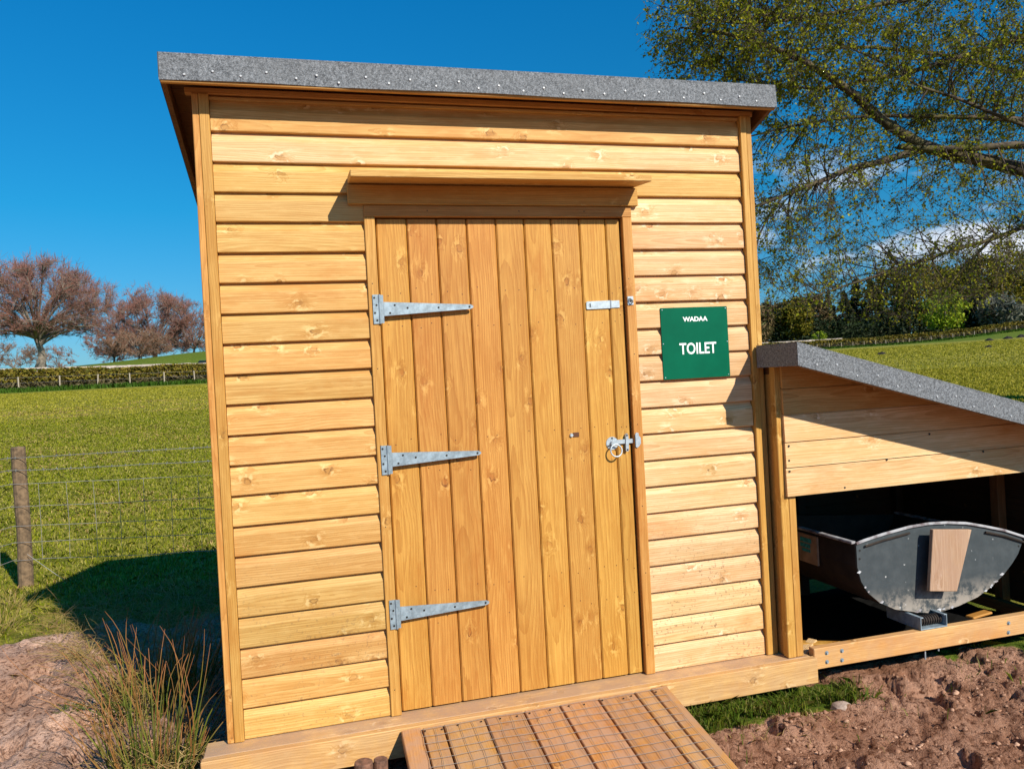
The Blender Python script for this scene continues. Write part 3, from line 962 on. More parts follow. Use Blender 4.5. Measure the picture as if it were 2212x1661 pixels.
def felt_nails(pts, parent, loc, name='nail_heads'):
    m = MB()
    for p in pts:
        m.tube([Vector(p), Vector(p) + Vector((0, -0.0025, 0))], [0.0052, 0.0038], 8)
    o = m.build(name, M['clout'], parent, loc)
    return tag(o, kind='stuff')


felt_nails([(XA + 0.11 + i * 0.0925 + RNG.normal(0, .008), YF - 0.0045, 2.572 + (0.015 if i % 2 else -0.008) + RNG.normal(0, .004)) for i in range(27)], shed, (1.2, YF, 2.58))

# deck: bearer beam and step board
board('front_beam', (-0.085, -0.157, -0.116), (2.585, -0.121, -0.001), 'x', M['beam'], shed, 0.05, 0.003)
board('step_board', (-0.080, -0.1195, -0.036), (2.575, 0.010, -0.002), 'x', M['deck'], shed, 0.0, 0.003)
board('floor_joist', (-0.02, 0.02, -0.118), (2.48, 0.06, -0.004), 'x', M['roofwood'], shed)
board('floor_joist', (-0.02, 1.42, -0.118), (2.48, 1.46, -0.004), 'x', M['roofwood'], shed)
for x in (0.02, 1.2, 2.40):
    board('floor_joist', (x, 0.061, -0.118), (x + 0.045, 1.419, -0.006), 'y', M['roofwood'], shed)
MB().box((-0.02, 0.065, -0.0035), (2.48, 1.46, 0.010)).build('floor_sheet', M['roofwood'], shed, (1.2, 0.7, 0))
for x in (0.1, 1.2, 2.3):
    MB().box((x, 0.1, -0.26), (x + 0.2, 0.4, -0.1185)).build('foot_block', M['stone'], shed, (x, 0.2, -0.2))

# ------------------------------------------------------------------ sign
sign = MB().box((1.946, -0.0285, 1.322), (2.287, -0.0255, 1.650)).build('toilet_sign', M['sign'], None, (2.117, -0.022, 1.486), bevel=0.0008)
tag(sign, 'dark green square sign reading WADAA TOILET beside the door', 'sign')


def text(body, x, z, size, y, parent, mat, sx=1.0, off=0.0, name='lettering'):
    c = bpy.data.curves.new(name, 'FONT')
    c.body = body
    c.size = size
    c.align_x = 'CENTER'
    c.align_y = 'CENTER'
    c.extrude = 0.0003
    c.offset = off
    c.resolution_u = 4
    c.materials.append(mat)
    tmp = bpy.data.objects.new(name, c)
    COL.objects.link(tmp)
    me = bpy.data.meshes.new_from_object(tmp, depsgraph=bpy.context.evaluated_depsgraph_get())
    bpy.data.objects.remove(tmp)
    me.materials.clear()
    me.materials.append(mat)
    o = bpy.data.objects.new(name, me)
    COL.objects.link(o)
    o.parent = parent
    o.location = Vector((x, y, z)) - wloc(parent)
    o.rotation_euler = (math.pi / 2, 0, 0)
    o.scale = (sx, 1, 1)
    return o


text('TOILET', 2.127, 1.457, 0.072, -0.0290, sign, M['white'], 0.80, 0.0013)
text('WADAA', 2.120, 1.594, 0.029, -0.0290, sign, M['white'], 1.12, 0.0010)
m = MB()
for x, z in ((1.955, 1.641), (2.278, 1.641), (1.955, 1.332), (2.278, 1.332), (1.953, 1.486), (2.280, 1.486)):
    m.disc((x, -0.0286, z), 0.0028, 'y', 0.001, 8)
m.build('sign_screws', M['zinc_white'], sign, (2.117, -0.0235, 1.486))

# ------------------------------------------------------------------ ramp
ramp = thing('entrance_ramp', 'orange timber ramp covered with wire mesh below the door', 'ramp', (1.22, -0.17, -0.05))
RSL = 0.155
RA = math.atan(RSL)
RLEN = 1.02


def ramp_pt(x, s, h=0.0):
    """s metres down the slope from the deck, h above the boards"""
    return Vector((x, -0.168 - s * math.cos(RA) - h * math.sin(RA) * -1 * -1, -0.004 - s * math.sin(RA) + h * math.cos(RA)))


TIL = Matrix.Rotation(RA, 3, 'X')


def ramp_board(name, x0, x1, s0, s1, th, h, mat, tone=0.0):
    L, w = s1 - s0, x1 - x0
    m = MB().box((-L / 2, -w / 2, -th), (L / 2, w / 2, 0))
    o = m.build(name, mat, None, (0, 0, 0), bevel=0.003)
    o.parent = ramp
    o.location = ramp_pt((x0 + x1) / 2, (s0 + s1) / 2, h) - wloc(ramp)
    # local x -> down the slope (-y), local y -> +x, local z -> up
    rot = Matrix(((0, 1, 0), (-1, 0, 0), (0, 0, 1)))
    o.rotation_euler = (TIL @ rot).to_euler()
    o['tone'] = tone
    return o


ramp_board('side_rail', 0.661, 0.739, 0.0, RLEN, 0.040, 0.002, M['ramp'], 0.06)
ramp_board('side_rail', 1.738, 1.812, 0.0, RLEN, 0.040, 0.002, M['ramp'], 0.06)
sl = [0.742, 0.828, 0.998, 1.164, 1.320, 1.491, 1.657, 1.735]
for a, b in zip(sl[:-1], sl[1:]):
    ramp_board('ramp_board', a + 0.004, b - 0.004, 0.002, RLEN, 0.026, 0.0, M['ramp'], RNG.normal(0, .03))
for s in (0.05, 0.5, 0.95):
    o = board('ramp_batten', (0.742, -0.03, -0.03), (1.735, 0.03, 0.0), 'x', M['roofwood'], ramp)
    o.location = ramp_pt(1.2385, s, -0.045) - wloc(ramp)
    o.rotation_euler = TIL.to_euler()
# welded mesh, slightly wavy, stapled over the boards
m = MB()
nx, ns = 21, 20
jx = RNG.normal(0, 0.004, (nx, ns + 1))


def mp(i, j):
    x = 0.735 + (1.775 - 0.735) * i / (nx - 1)
    s = 0.03 + (RLEN - 0.06) * j / ns
    w = 0.002 * math.sin(i * 1.3 + j * 0.7) + 0.0016 * math.sin(j * 1.9)
    return ramp_pt(x + w + 0.0012 * math.sin(j * 2.1 + i), s + 0.003 * math.sin(i * 0.9), 0.0065 + 0.003 * abs(math.sin(i * 2.3 + j * 1.1)))


for i in range(nx):
    m.tube([mp(i, j) for j in range(ns + 1)], 0.0009, 4, cap=False)
for j in range(ns + 1):
    m.tube([mp(i, j) + Vector((0, 0, 0.0025)) for i in range(nx)], 0.0010, 4, cap=False)
m.build('wire_mesh', M['mesh'], ramp, (1.22, -0.6, -0.08))
m = MB()
for x in np.linspace(0.76, 1.72, 14):
    p = ramp_pt(x + RNG.normal(0, .01), 0.035 + RNG.normal(0, .004), 0.003)
    m.tube([p, p + Vector((0, 0, 0.003))], 0.004, 6)
o = m.build('staples', M['hole'], ramp, (1.22, -0.2, 0))
tag(o, kind='stuff')

# ------------------------------------------------------------------ lean-to
lean = thing('lean_to_shelter', 'low timber lean-to with sloping felt roof against the shed', 'shelter', (3.35, 0.5, 0))
LSL = 0.277
LX0, LX1 = 2.418, 4.34
LYF, LYB = -0.360, 1.25


def lz(x, top=1.458):
    return top - LSL * (x - LX0)


def lean_sheet(x0, x1, y0, y1, top, th):
    return MB().prism([(x0, lz(x0, top)), (x1, lz(x1, top)), (x1, lz(x1, top) - th), (x0, lz(x0, top) - th)], 'y', y0, y1)


# felt: top sheet in two pieces round the shed corner, front flap, left return
m = lean_sheet(2.4635, LX1, LYF, LYB, 1.458, 0.005)
m.prism([(LX0, lz(LX0)), (2.463, lz(2.463)), (2.463, lz(2.463) - 0.005), (LX0, lz(LX0) - 0.005)], 'y', LYF, -0.048)
m.prism([(LX0, lz(LX0) - 0.0055), (LX1, lz(LX1) - 0.0055), (LX1, lz(LX1) - 0.103), (LX0, lz(LX0) - 0.103)], 'y', LYF, LYF + 0.003)
m.build('roof_felt', M['felt'], lean, (3.35, 0.4, 1.2))
MB().box((LX0, LYF + 0.0035, lz(LX0) - 0.104), (LX0 + 0.003, -0.048, lz(LX0) - 0.006)).build('felt_edge', M['felt'], lean, (LX0, -0.2, 1.4))
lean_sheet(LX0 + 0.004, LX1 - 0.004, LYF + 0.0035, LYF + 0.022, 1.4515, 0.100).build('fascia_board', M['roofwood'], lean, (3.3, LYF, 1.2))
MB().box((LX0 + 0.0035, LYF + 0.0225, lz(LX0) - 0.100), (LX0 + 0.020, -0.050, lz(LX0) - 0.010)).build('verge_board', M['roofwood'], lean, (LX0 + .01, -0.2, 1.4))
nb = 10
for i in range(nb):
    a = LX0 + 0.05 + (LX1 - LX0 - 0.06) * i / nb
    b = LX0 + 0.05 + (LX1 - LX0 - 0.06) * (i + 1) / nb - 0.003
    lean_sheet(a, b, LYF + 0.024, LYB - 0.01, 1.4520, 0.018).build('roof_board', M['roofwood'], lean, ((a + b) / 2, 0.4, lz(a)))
felt_nails([(LX0 + 0.09 + i * 0.105 + RNG.normal(0, .01), LYF - 0.0005, lz(LX0 + 0.09 + i * 0.105) - 0.066 + (0.012 if i % 2 else -0.012)) for i in range(17)], lean, (3.3, LYF, 1.2))
# front cladding: flat-laid planks below the slope
PY = -0.110


def lplank(z0, z1, x0, tone, name='plank'):
    """plank with its top cut to the roof slope"""
    zt = lambda x: min(z1, lz(x) - 0.050)
    xe = min(4.24, LX0 + (1.458 - 0.050 - z0) / LSL)
    xc = LX0 + (1.458 - 0.050 - z1) / LSL
    prof = [(x0, z0), (xe, z0)]
    if xe < 4.24:
        prof += [(max(xc, x0 + 0.01), zt(max(xc, x0 + .01)))]
        if xc > x0 + 0.02:
            prof += [(x0, z1)]
        else:
            prof += [(x0, zt(x0))]
    elif xc < 4.24:
        prof += [(4.24, zt(4.24)), (max(xc, x0 + .01), zt(max(xc, x0 + .01))), (x0, zt(x0))]
    else:
        prof += [(4.24, z1), (x0, z1)]
    m = MB().prism(prof, 'y', PY - 0.021, PY - 0.002)
    # lower lip stands prouder than the top
    v = []
    for (x, y, z) in m.v:
        if y < PY - 0.01 and z > z0 + 0.01:
            y += 0.0035
        v.append((x, y, z))
    m.v = v
    xt = min(4.24, LX0 + (1.458 - 0.052 - (z1 + 0.012)) / LSL)
    if xt > x0 + 0.05:
        m.box((x0, PY - 0.0085, z1 - 0.001), (xt, PY - 0.0025, z1 + 0.011))
    o = m.build(name, M['pale'] if tone > 0 else M['clad'], lean, (3.2, PY, (z0 + z1) / 2))
    o['tone'] = tone
    return o


zs = [0.752, 0.882, 1.000, 1.127, 1.248, 1.372]
for i in range(5):
    lplank(zs[i] + (0.004 if i else 0), zs[i + 1] - 0.001, 2.492 if i else 2.490, [0.06, 0.03, 0.05, -0.02, -0.03][i])
m = MB()
for x, z in ((2.507, 0.868), (2.507, 0.918), (3.045, 0.880), (3.30, 0.985), (2.80, 0.767), (3.62, 0.875), (2.51, 0.985)):
    m.disc((x, PY - 0.0195, z), 0.0055, 'y', 0.0025, 8)
m.build('screw_heads', M['hole'], lean, (3, PY, 0.9))
board('corner_post', (2.463, -0.113, 0.0005), (2.506, -0.072, 1.395), 'z', M['frame'], lean, 0.05)
board('door_post', (2.5085, -0.111, 0.0005), (2.545, -0.070, 0.750), 'z', M['frame'], lean, 0.05)
# narrow lapped return between the post and the shed
for k in range(11):
    z = 0.002 + k * 0.12
    MB().prism([(2.470, z), (2.4745, z), (2.4745, z + 0.114), (2.4685 + 0.004, z + 0.119), (2.4705, z + 0.119)], 'y', -0.0715, 0.0).build('return_board', M['frame'], lean, (2.472, -0.04, z + .06))
board('return_stud', (2.476, -0.0695, 0.0), (2.500, 0.30, 1.36), 'z', M['roofwood'], lean)
# side, back and right walls
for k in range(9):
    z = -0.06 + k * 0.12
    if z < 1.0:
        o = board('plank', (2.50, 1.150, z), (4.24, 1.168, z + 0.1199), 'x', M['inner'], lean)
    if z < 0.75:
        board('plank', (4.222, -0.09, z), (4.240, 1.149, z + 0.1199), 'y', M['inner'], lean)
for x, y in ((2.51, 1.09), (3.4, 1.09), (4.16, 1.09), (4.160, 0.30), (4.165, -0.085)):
    board('inner_post', (x, y, -0.14), (x + 0.055, y + 0.055, min(lz(x) - 0.10, 1.2)), 'z', M['roofwood'] if y < 0.5 else M['inner'], lean)  # posts further in take the darker, shade-coloured wood
board('base_plank', (2.5865, -0.131, -0.066), (4.24, -0.090, 0.032), 'x', M['beam'], lean, 0.13, 0.003)
bm_ = MB()
zb = 0.0
for i, (x, z) in enumerate(((2.654, 0.006), (2.737, 0.004), (2.653, -0.036), (2.735, -0.040), (3.722, 0.002), (3.718, -0.045))):
    m = MB().tube([(x, -0.1312, z), (x, -0.1335, z)], [0.0095, 0.0095], 10)
    m.tube([(x, -0.1335, z), (x, -0.1385, z)], [0.0062, 0.0052], 6)
    m.build('bolt', M['zinc'], lean, (x, -0.134, z))
for x, b in ((3.225, -0.115), (3.305, -0.085)):
    MB().tube([(x, -0.112, -0.066), (x, -0.112, b)], 0.004, 6).build('bolt', M['zinc_white'], lean, (x, -0.112, -0.08))
for (x, z, y) in ((2.54, 0.0, 0.4), (4.1, 0.0, 0.4)):
    board('floor_rail', (x, -0.089, -0.10), (x + 0.045, 1.149, -0.04), 'y', M['roofwood'], lean)

# ------------------------------------------------------------------ tank
tank = thing('half_round_tank', 'grey half round tub with chipped rim and wooden patch inside the lean-to', 'tub', (3.40, 0.3, 0.07))
OUT = [(2.919, 0.465), (2.920, 0.354), (2.938, 0.283), (2.974, 0.223), (3.041, 0.165), (3.128, 0.122), (3.240, 0.095), (3.330, 0.078), (3.420, 0.077), (3.511, 0.090), (3.632, 0.120), (3.724, 0.162), (3.809, 0.218), (3.862, 0.264), (3.906, 0.312), (3.940, 0.375)]
TOP = [(3.941, 0.395), (3.815, 0.441), (3.695, 0.473), (3.577, 0.501), (3.459, 0.516), (3.343, 0.522), (3.228, 0.517), (3.076, 0.498), (2.964, 0.479)]
FY = -0.040
o = MB().prism(OUT + TOP, 'y', FY, FY + 0.012).build('end_panel', M['tank'], tank, (3.40, FY, 0.08))
# shell: thin curved trough running back
m = MB()
YBK = 0.86
inner = [(x * 0.985 + 3.42 * 0.015, z + 0.008) for x, z in OUT]
k = len(m.v)
for y in (FY + 0.0125, YBK):
    for x, z in OUT:
        m.v.append((x, y, z))
    for x, z in inner:
        m.v.append((x, y, z))
n = len(OUT)
for i in range(n - 1):
    m.f.append((k + i, k + i + 1, k + 2 * n + i + 1, k + 2 * n + i))
    m.f.append((k + n + i + 1, k + n + i, k + 3 * n + i, k + 3 * n + i + 1))
for i in (0, n - 1):
    m.f.append((k + i, k + n + i, k + 3 * n + i, k + 2 * n + i))
m.build('shell', M['tank_side'], tank, (3.42, 0.4, 0.1))
MB().prism(OUT, 'y', YBK - 0.012, YBK).build('end_panel', M['tank_side'], tank, (3.40, YBK, 0.08))
# rims
rimz = [(3.946, 0.385)] + TOP[0:] + [(2.916, 0.468)]
m = MB()
mm = [(x, FY - 0.004, z + 0.004) for x, z in rimz]
m.tube(mm, 0.0075, 6)
m.build('front_rim', M['rim'], tank, (3.4, FY, 0.47))
pts = [(x, FY - 0.008, z - 0.024) for x, z in rimz[1:-1]]
for seg in (pts[6:], pts[0:3]):
    MB().tube(seg, 0.0055, 5).build('hanging_rail', M['tank_side'], tank, tuple(seg[0]))
for x, z, nm in ((2.917, 0.470, 'side_rim'), (3.943, 0.383, 'side_rim')):
    MB().box((x - 0.014, FY + 0.013, z - 0.004), (x + 0.012, YBK, z + 0.010)).build(nm, M['rim'], tank, (x, 0.4, z), bevel=0.003)
# jagged pale flakes along the lower edge
m = MB()
for (x, z) in OUT[3:13]:
    for q in range(int(RNG.integers(0, 3))):
        xx = x + RNG.normal(0, .05)
        zz = np.interp(xx, [p[0] for p in OUT], [p[1] for p in OUT]) + RNG.uniform(0.0, 0.012)
        w, h = RNG.uniform(.006, .018), RNG.uniform(.004, .010)
        kk = len(m.v)
        m.v += [(xx - w, FY - 0.0015, zz), (xx, FY - 0.004, zz - h * .6), (xx + w, FY - 0.0015, zz + h * .3), (xx + w * .2, FY - 0.001, zz + h)]
        m.f.append((kk, kk + 1, kk + 2, kk + 3))
o = m.build('peeling_flakes', M['rim'], tank, (3.4, FY, 0.1))
tag(o, kind='stuff')
prof = [(3.314, 0.511), (3.548, 0.487), (3.440, 0.190), (3.276, 0.211)]
m = MB().prism(prof, 'y', -0.108, -0.086)
v = []
m.v = [(z - 0.35, x - 3.4, y + 0.097) for (x, y, z) in m.v]       # grain upright: local x = up
o = m.build('wooden_patch', M['oldwood'], tank, (0, 0, 0), bevel=0.002)
o.location = Vector((3.4, -0.097, 0.35)) - wloc(tank)
o.rotation_euler = Matrix(((0, 1, 0), (0, 0, 1), (1, 0, 0))).to_euler()
MB().box((3.36, -0.0855, 0.25), (3.44, FY - 0.0005, 0.44)).build('patch_spacer', M['tank_side'], tank, (3.4, -0.06, 0.35))
MB().box((2.9055, 0.245, 0.300), (2.9165, 0.405, 0.452)).build('label_card', M['card'], tank, (2.91, 0.32, 0.37))
m = MB()
for a, b in ((0.408, 0.432), (0.380, 0.402), (0.358, 0.374)):
    m.box((2.9045, 0.29 + (0.01 if a < .4 else 0), a), (2.9054, 0.385 - (0.012 if a < .37 else 0), b))
m.build('label_print', M['teal'], tank, (2.905, 0.33, 0.4))
m = MB()
for x, z in ((2.938, 0.436), (3.912, 0.352), (2.935, 0.395)):
    m.disc((x, FY - 0.0005, z), 0.006, 'y', 0.001, 8)
m.build('rivet_holes', M['hole'], tank, (3.4, FY, 0.4))

# steel channel that carries the tub
chan = thing('steel_channel', 'open ended galvanised steel channel on the base plank under the tub', 'bracket', (3.273, 0.1, 0.034))
m = MB()
m.box((3.194, -0.128, 0.034), (3.352, 0.10, 0.039))
m.box((3.194, -0.128, 0.0391), (3.199, 0.10, 0.096))
m.box((3.347, -0.128, 0.0391), (3.352, 0.10, 0.096))
m.box((3.1995, -0.128, 0.091), (3.212, 0.10, 0.096))
m.box((3.334, -0.128, 0.091), (3.3465, 0.10, 0.096))
m.build('channel', M['zinc'], chan, (3.27, 0.1, 0.06), bevel=0.0012)
m = MB()
xs = np.linspace(3.204, 3.342, 40)
m.tube([(x, -0.085, 0.066) for x in xs], [0.019 + (0.006 if i % 4 < 2 else 0) for i in range(40)], 12)
m.build('ribbed_roller', M['tank_side'], chan, (3.27, -0.085, 0.066))

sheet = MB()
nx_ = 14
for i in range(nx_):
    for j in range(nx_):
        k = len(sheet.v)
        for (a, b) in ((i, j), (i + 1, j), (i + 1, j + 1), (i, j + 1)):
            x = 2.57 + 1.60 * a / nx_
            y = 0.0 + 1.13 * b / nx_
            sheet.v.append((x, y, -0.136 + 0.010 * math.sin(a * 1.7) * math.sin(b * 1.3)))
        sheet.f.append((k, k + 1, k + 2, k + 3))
o = sheet.build('floor_shade_sheet', M['sheet'], None, (2.97, 0.5, -0.12))  # added over the whole floor, its black painting in the shade
tag(o, 'black sheet added to give the lean-to floor its deep shade', 'shade sheet')

# ------------------------------------------------------------------ small things near the shed
def offcut(label, c, size, rz_, mat):
    m = MB().box(tuple(-s / 2 for s in size), tuple(s / 2 for s in size))
    o = m.build('wood_offcut', mat, None, (0, 0, 0), bevel=0.004)
    o.location = c
    o.rotation_euler = (RNG.normal(0, .08), RNG.normal(0, .1), rz_)
    o['tone'] = 0.02
    return tag(o, label, 'offcut', 'timber offcuts on the lean-to floor')


offcut('longest orange timber offcut leaning behind the lean-to post', (2.68, -0.02, 0.005), (0.30, 0.05, 0.025), -0.5, M['door'])
offcut('short pale timber offcut beside the foot of the lean-to post', (2.615, -0.03, 0.0), (0.16, 0.045, 0.022), 0.5, M['pale'])
offcut('small orange timber scrap behind the base plank right of the tub', (3.62, -0.055, 0.036), (0.13, 0.05, 0.012), 0.05, M['door'])

stake = thing('cut_log', 'short brown cut log standing against the deck left of the ramp', 'log', (0.515, -0.30, -0.17))
m = MB()
for cx, cy, r, h in ((0.50, -0.31, 0.036, -0.030), (0.565, -0.28, 0.028, -0.045)):
    pts = [(cx, cy, -0.2), (cx, cy, -0.1), (cx + .003, cy, h)]
    m.tube(pts, [r * 1.05, r, r * 0.95], 14)
m.build('stub', M['stake'], stake, (0.53, -0.3, -0.1), bevel=0.003)


def rock(name, c, r, seed, mat):
    bm = bmesh.new()
    bmesh.ops.create_icosphere(bm, subdivisions=3, radius=1)
    g = np.random.default_rng(seed)
    ph = g.uniform(0, 6, 6)
    for v in bm.verts:
        p = v.co
        k = 1 + 0.18 * math.sin(3 * p.x + ph[0]) * math.sin(2.5 * p.y + ph[1]) + 0.12 * math.sin(5 * p.z + ph[2] + 2 * p.x)
        v.co = Vector((p.x * r[0] * k, p.y * r[1] * k, p.z * r[2] * k))
    me = bpy.data.meshes.new(name)
    bm.to_mesh(me)
    bm.free()
    return link(name, me, mat, None, c)


tag(rock('field_stone', (2.565, -0.33, -0.168), (0.058, 0.036, 0.034), 3, M['stone']), 'pale stone lying in the soil below the deck end', 'stone')


# ------------------------------------------------------------------ blades, clods, rushes
def blades(name, X, Y, H, Wd, lean_, mat, zfun=ground_z, seed=1, z=None):
    g = np.random.default_rng(seed)
    n = len(X)
    Z = zfun(X, Y) - 0.006 if z is None else z
    a = g.uniform(0, 2 * np.pi, n)
    la = g.uniform(0, 2 * np.pi, n)
    lm = np.abs(g.normal(0, lean_, n)) * H
    dx, dy = np.cos(a) * Wd / 2, np.sin(a) * Wd / 2
    P = np.stack([X, Y, Z], 1)
    t1 = np.stack([np.cos(la) * lm * 0.35, np.sin(la) * lm * 0.35, H * 0.6], 1)
    t2 = np.stack([np.cos(la) * lm, np.sin(la) * lm, H * (1 - 0.25 * np.minimum(lean_, 1))], 1)
    D = np.stack([dx, dy, 0 * dx], 1)
    V = np.stack([P - D, P + D, P + t1 + D * 0.7, P + t2, P + t1 - D * 0.7], 1).reshape(-1, 3)
    F = (np.arange(n)[:, None] * 5 + np.arange(5)[None, :])
    return np_mesh(name, V, F)


def scatter_wedge(n, r0, r1, a0, a1, g, p=1.0):
    r = np.sqrt(g.uniform(0, 1, n) ** p * (r1 ** 2 - r0 ** 2) + r0 ** 2)
    a = np.radians(g.uniform(a0, a1, n))
    return CAM[0] + r * np.sin(a), CAM[1] + r * np.cos(a), r


g = np.random.default_rng(21)
X, Y, r_ = scatter_wedge(430000, 4.4, 30, -34, 30, g, 1.6)
keep = (soil_mask(X, Y) < 0.35) & ~((X > -0.12) & (X < 4.4) & (Y > -0.2) & (Y < 1.75)) & (Y > 0.3)
keep &= ~((X > -1.6) & (X < 0.1) & (Y < 2.9) & (g.uniform(0, 1, len(X)) < 0.55))
X, Y, r_ = X[keep], Y[keep], r_[keep]
H = g.uniform(0.018, 0.050, len(X)) * (1 + 0.01 * r_)
o = link('field_grass', blades('field_grass', X, Y, H, 0.0026 + 0.00075 * r_, 0.75, M['grass'], seed=3), M['grass'])
tag(o, kind='stuff')
X, Y, r_ = scatter_wedge(110000, 9, 30, 30, 64, g, 1.3)
keep = (X > 4.6) | (Y > 2)
X, Y, r_ = X[keep], Y[keep], r_[keep]
o = link('side_field_grass', blades('side_field_grass', X, Y, g.uniform(0.03, 0.07, len(X)), 0.006 + 0.0010 * r_, 0.7, M['far_grass'], seed=12), M['far_grass'])
tag(o, kind='stuff')
X, Y, r_ = scatter_wedge(150000, 27, 66, -24, 62, g, 1.0)
keep = (seg_dist(X, Y, HEDGE) > 1.5)
X, Y, r_ = X[keep], Y[keep], r_[keep]
o = link('far_field_grass', blades('far_field_grass', X, Y, g.uniform(0.03, 0.08, len(X)), 0.018 + 0.0007 * r_, 0.7, M['far_grass'], seed=13), M['far_grass'])
tag(o, kind='stuff')
X, Y, r_ = scatter_wedge(120000, 4.6, 40, -34, 20, g, 1.4)
keep = (soil_mask(X, Y) < 0.35) & (Y > 1.9) & (Y > 3.0) & (fbm(X * 0.8, Y * 0.8, 88) + 0.25 * (fbm(X * 4, Y * 4, 89) - 0.47) > 0.545)
X, Y, r_ = X[keep], Y[keep], r_[keep]
o = link('dry_field_grass', blades('dry_field_grass', X, Y, g.uniform(0.02, 0.06, len(X)), 0.0026 + 0.0008 * r_, 1.0, M['dry'], seed=14), M['dry'])
tag(o, kind='stuff')
# lush grass in front of the deck, and turf by the lean-to
X = np.concatenate([g.uniform(1.75, 2.85, 5200), g.uniform(3.3, 4.5, 2600), g.uniform(1.8, 3.2, 900), g.uniform(3.42, 3.80, 260)])
Y = np.concatenate([-0.16 - np.abs(g.normal(0, 0.13, 5200)), -0.14 - np.abs(g.normal(0, 0.16, 2600)), g.uniform(-0.75, -0.3, 900), g.uniform(0.0, 0.14, 260)])
pr = 1 - soil_mask(X, Y)
keep = (g.uniform(0, 1, len(X)) < np.clip(pr + 0.04, 0, 1)) & (fbm(X * 6, Y * 6, 77) > 0.38)
X, Y = X[keep], Y[keep]
o = link('lush_grass', blades('lush_grass', X, Y, g.uniform(0.03, 0.085, len(X)), g.uniform(0.003, 0.006, len(X)), 0.8, M['lush'], seed=4), M['lush'])
tag(o, kind='stuff')
# thin wisps over the bare soil
X = np.concatenate([g.uniform(1.8, 4.4, 2600), g.uniform(-1.9, -0.1, 500)])
Y = np.concatenate([g.uniform(-1.4, -0.2, 2600), g.uniform(-0.6, 2.4, 500)])
keep = fbm(X * 3, Y * 3, 99) > 0.52
X, Y = X[keep], Y[keep]
o = link('soil_grass_wisps', blades('soil_grass_wisps', X, Y, g.uniform(0.015, 0.05, len(X)), g.uniform(0.002, 0.004, len(X)), 1.6, M['dry'], seed=5), M['dry'])
tag(o, kind='stuff')
# grass along the hedge foot
# clods
n = 5200
X = np.concatenate([g.uniform(1.75, 4.6, 3600), g.uniform(-2.0, 0.0, 1600)])
Y = np.concatenate([g.uniform(-1.9, -0.17, 3600), g.uniform(-0.9, 2.1, 1600)])
keep = (soil_mask(X, Y) > 0.6) & (fbm(X * 2.5, Y * 2.5, 55) > 0.40) & ~((X > 0.6) & (X < 1.85))
X, Y = X[keep], Y[keep]
n = len(X)
oc = np.array([(1, 0, 0), (-1, 0, 0), (0, 1, 0), (0, -1, 0), (0, 0, 1), (0, 0, -1), (.6, .6, .55), (-.6, .6, .5), (.6, -.6, .5), (-.6, -.6, .55)], float)
of = np.array([(0, 6, 8), (0, 2, 6), (2, 7, 6), (2, 1, 7), (1, 9, 7), (1, 3, 9), (3, 8, 9), (3, 0, 8), (4, 8, 6), (4, 6, 7), (4, 7, 9), (4, 9, 8)])
sz = np.exp(g.normal(-5.35, 0.5, n)).clip(0.0015, 0.018)
V = oc[None] * sz[:, None, None] * g.uniform(0.6, 1.35, (n, 10, 3))
an = g.uniform(0, 6.28, n)
ca, sa = np.cos(an)[:, None], np.sin(an)[:, None]
Vx = V[..., 0] * ca - V[..., 1] * sa
Vy = V[..., 0] * sa + V[..., 1] * ca
V = np.stack([Vx + X[:, None], Vy + Y[:, None], V[..., 2] * 0.8 + (ground_z(X, Y) + sz * 0.25)[:, None]], -1).reshape(-1, 3)
F = (np.arange(n)[:, None, None] * 10 + of[None]).reshape(-1, 3)
o = link('soil_clods', np_mesh('soil_clods', V, F), M['clod'])
tag(o, kind='stuff')


def stems(name, bases, tips, r, bend, mat, seed, parent=None, loc=(0, 0, 0), nseg=7, sides=4):
    """tapering curved stems; 'along' runs 0 root to 1 tip"""
    g = np.random.default_rng(seed)
    n = len(bases)
    B, T = np.asarray(bases), np.asarray(tips)
    L = np.linalg.norm(T - B, axis=1)
    off = g.normal(0, 1, (n, 3)) * (bend * L)[:, None]
    t = np.linspace(0, 1, nseg)
    C = B[:, None] * (1 - t)[None, :, None] + T[:, None] * t[None, :, None] + off[:, None] * (t * (1 - t) * 2)[None, :, None]
    C[:, :, 2] += (L * 0.10)[:, None] * (t * (1 - t) * 2)[None]
    rad = r[:, None] * (1 - 0.8 * t ** 1.5)[None]
    d = np.gradient(C, axis=1)
    d /= np.linalg.norm(d, axis=2, keepdims=True) + 1e-9
    up = np.array([0.31, 0.83, 0.2])
    u = np.cross(d, up)
    u /= np.linalg.norm(u, axis=2, keepdims=True) + 1e-9
    w = np.cross(d, u)
    V = []
    for k in range(sides):
        a = 2 * np.pi * k / sides
        V.append(C + (u * math.cos(a) + w * math.sin(a)) * rad[..., None])
    V = np.stack(V, 2).reshape(-1, 3) - np.array(loc)       # n, nseg, sides
    idx = np.arange(n * nseg * sides).reshape(n, nseg, sides)
    F = np.stack([idx[:, :-1, :], np.roll(idx, -1, 2)[:, :-1, :], np.roll(idx, -1, 2)[:, 1:, :], idx[:, 1:, :]], -1).reshape(-1, 4)
    al = np.broadcast_to(t[None, :, None], (n, nseg, sides)).ravel()
    return link(name, np_mesh(name, V, F, {'along': al}, True), mat, parent, loc)


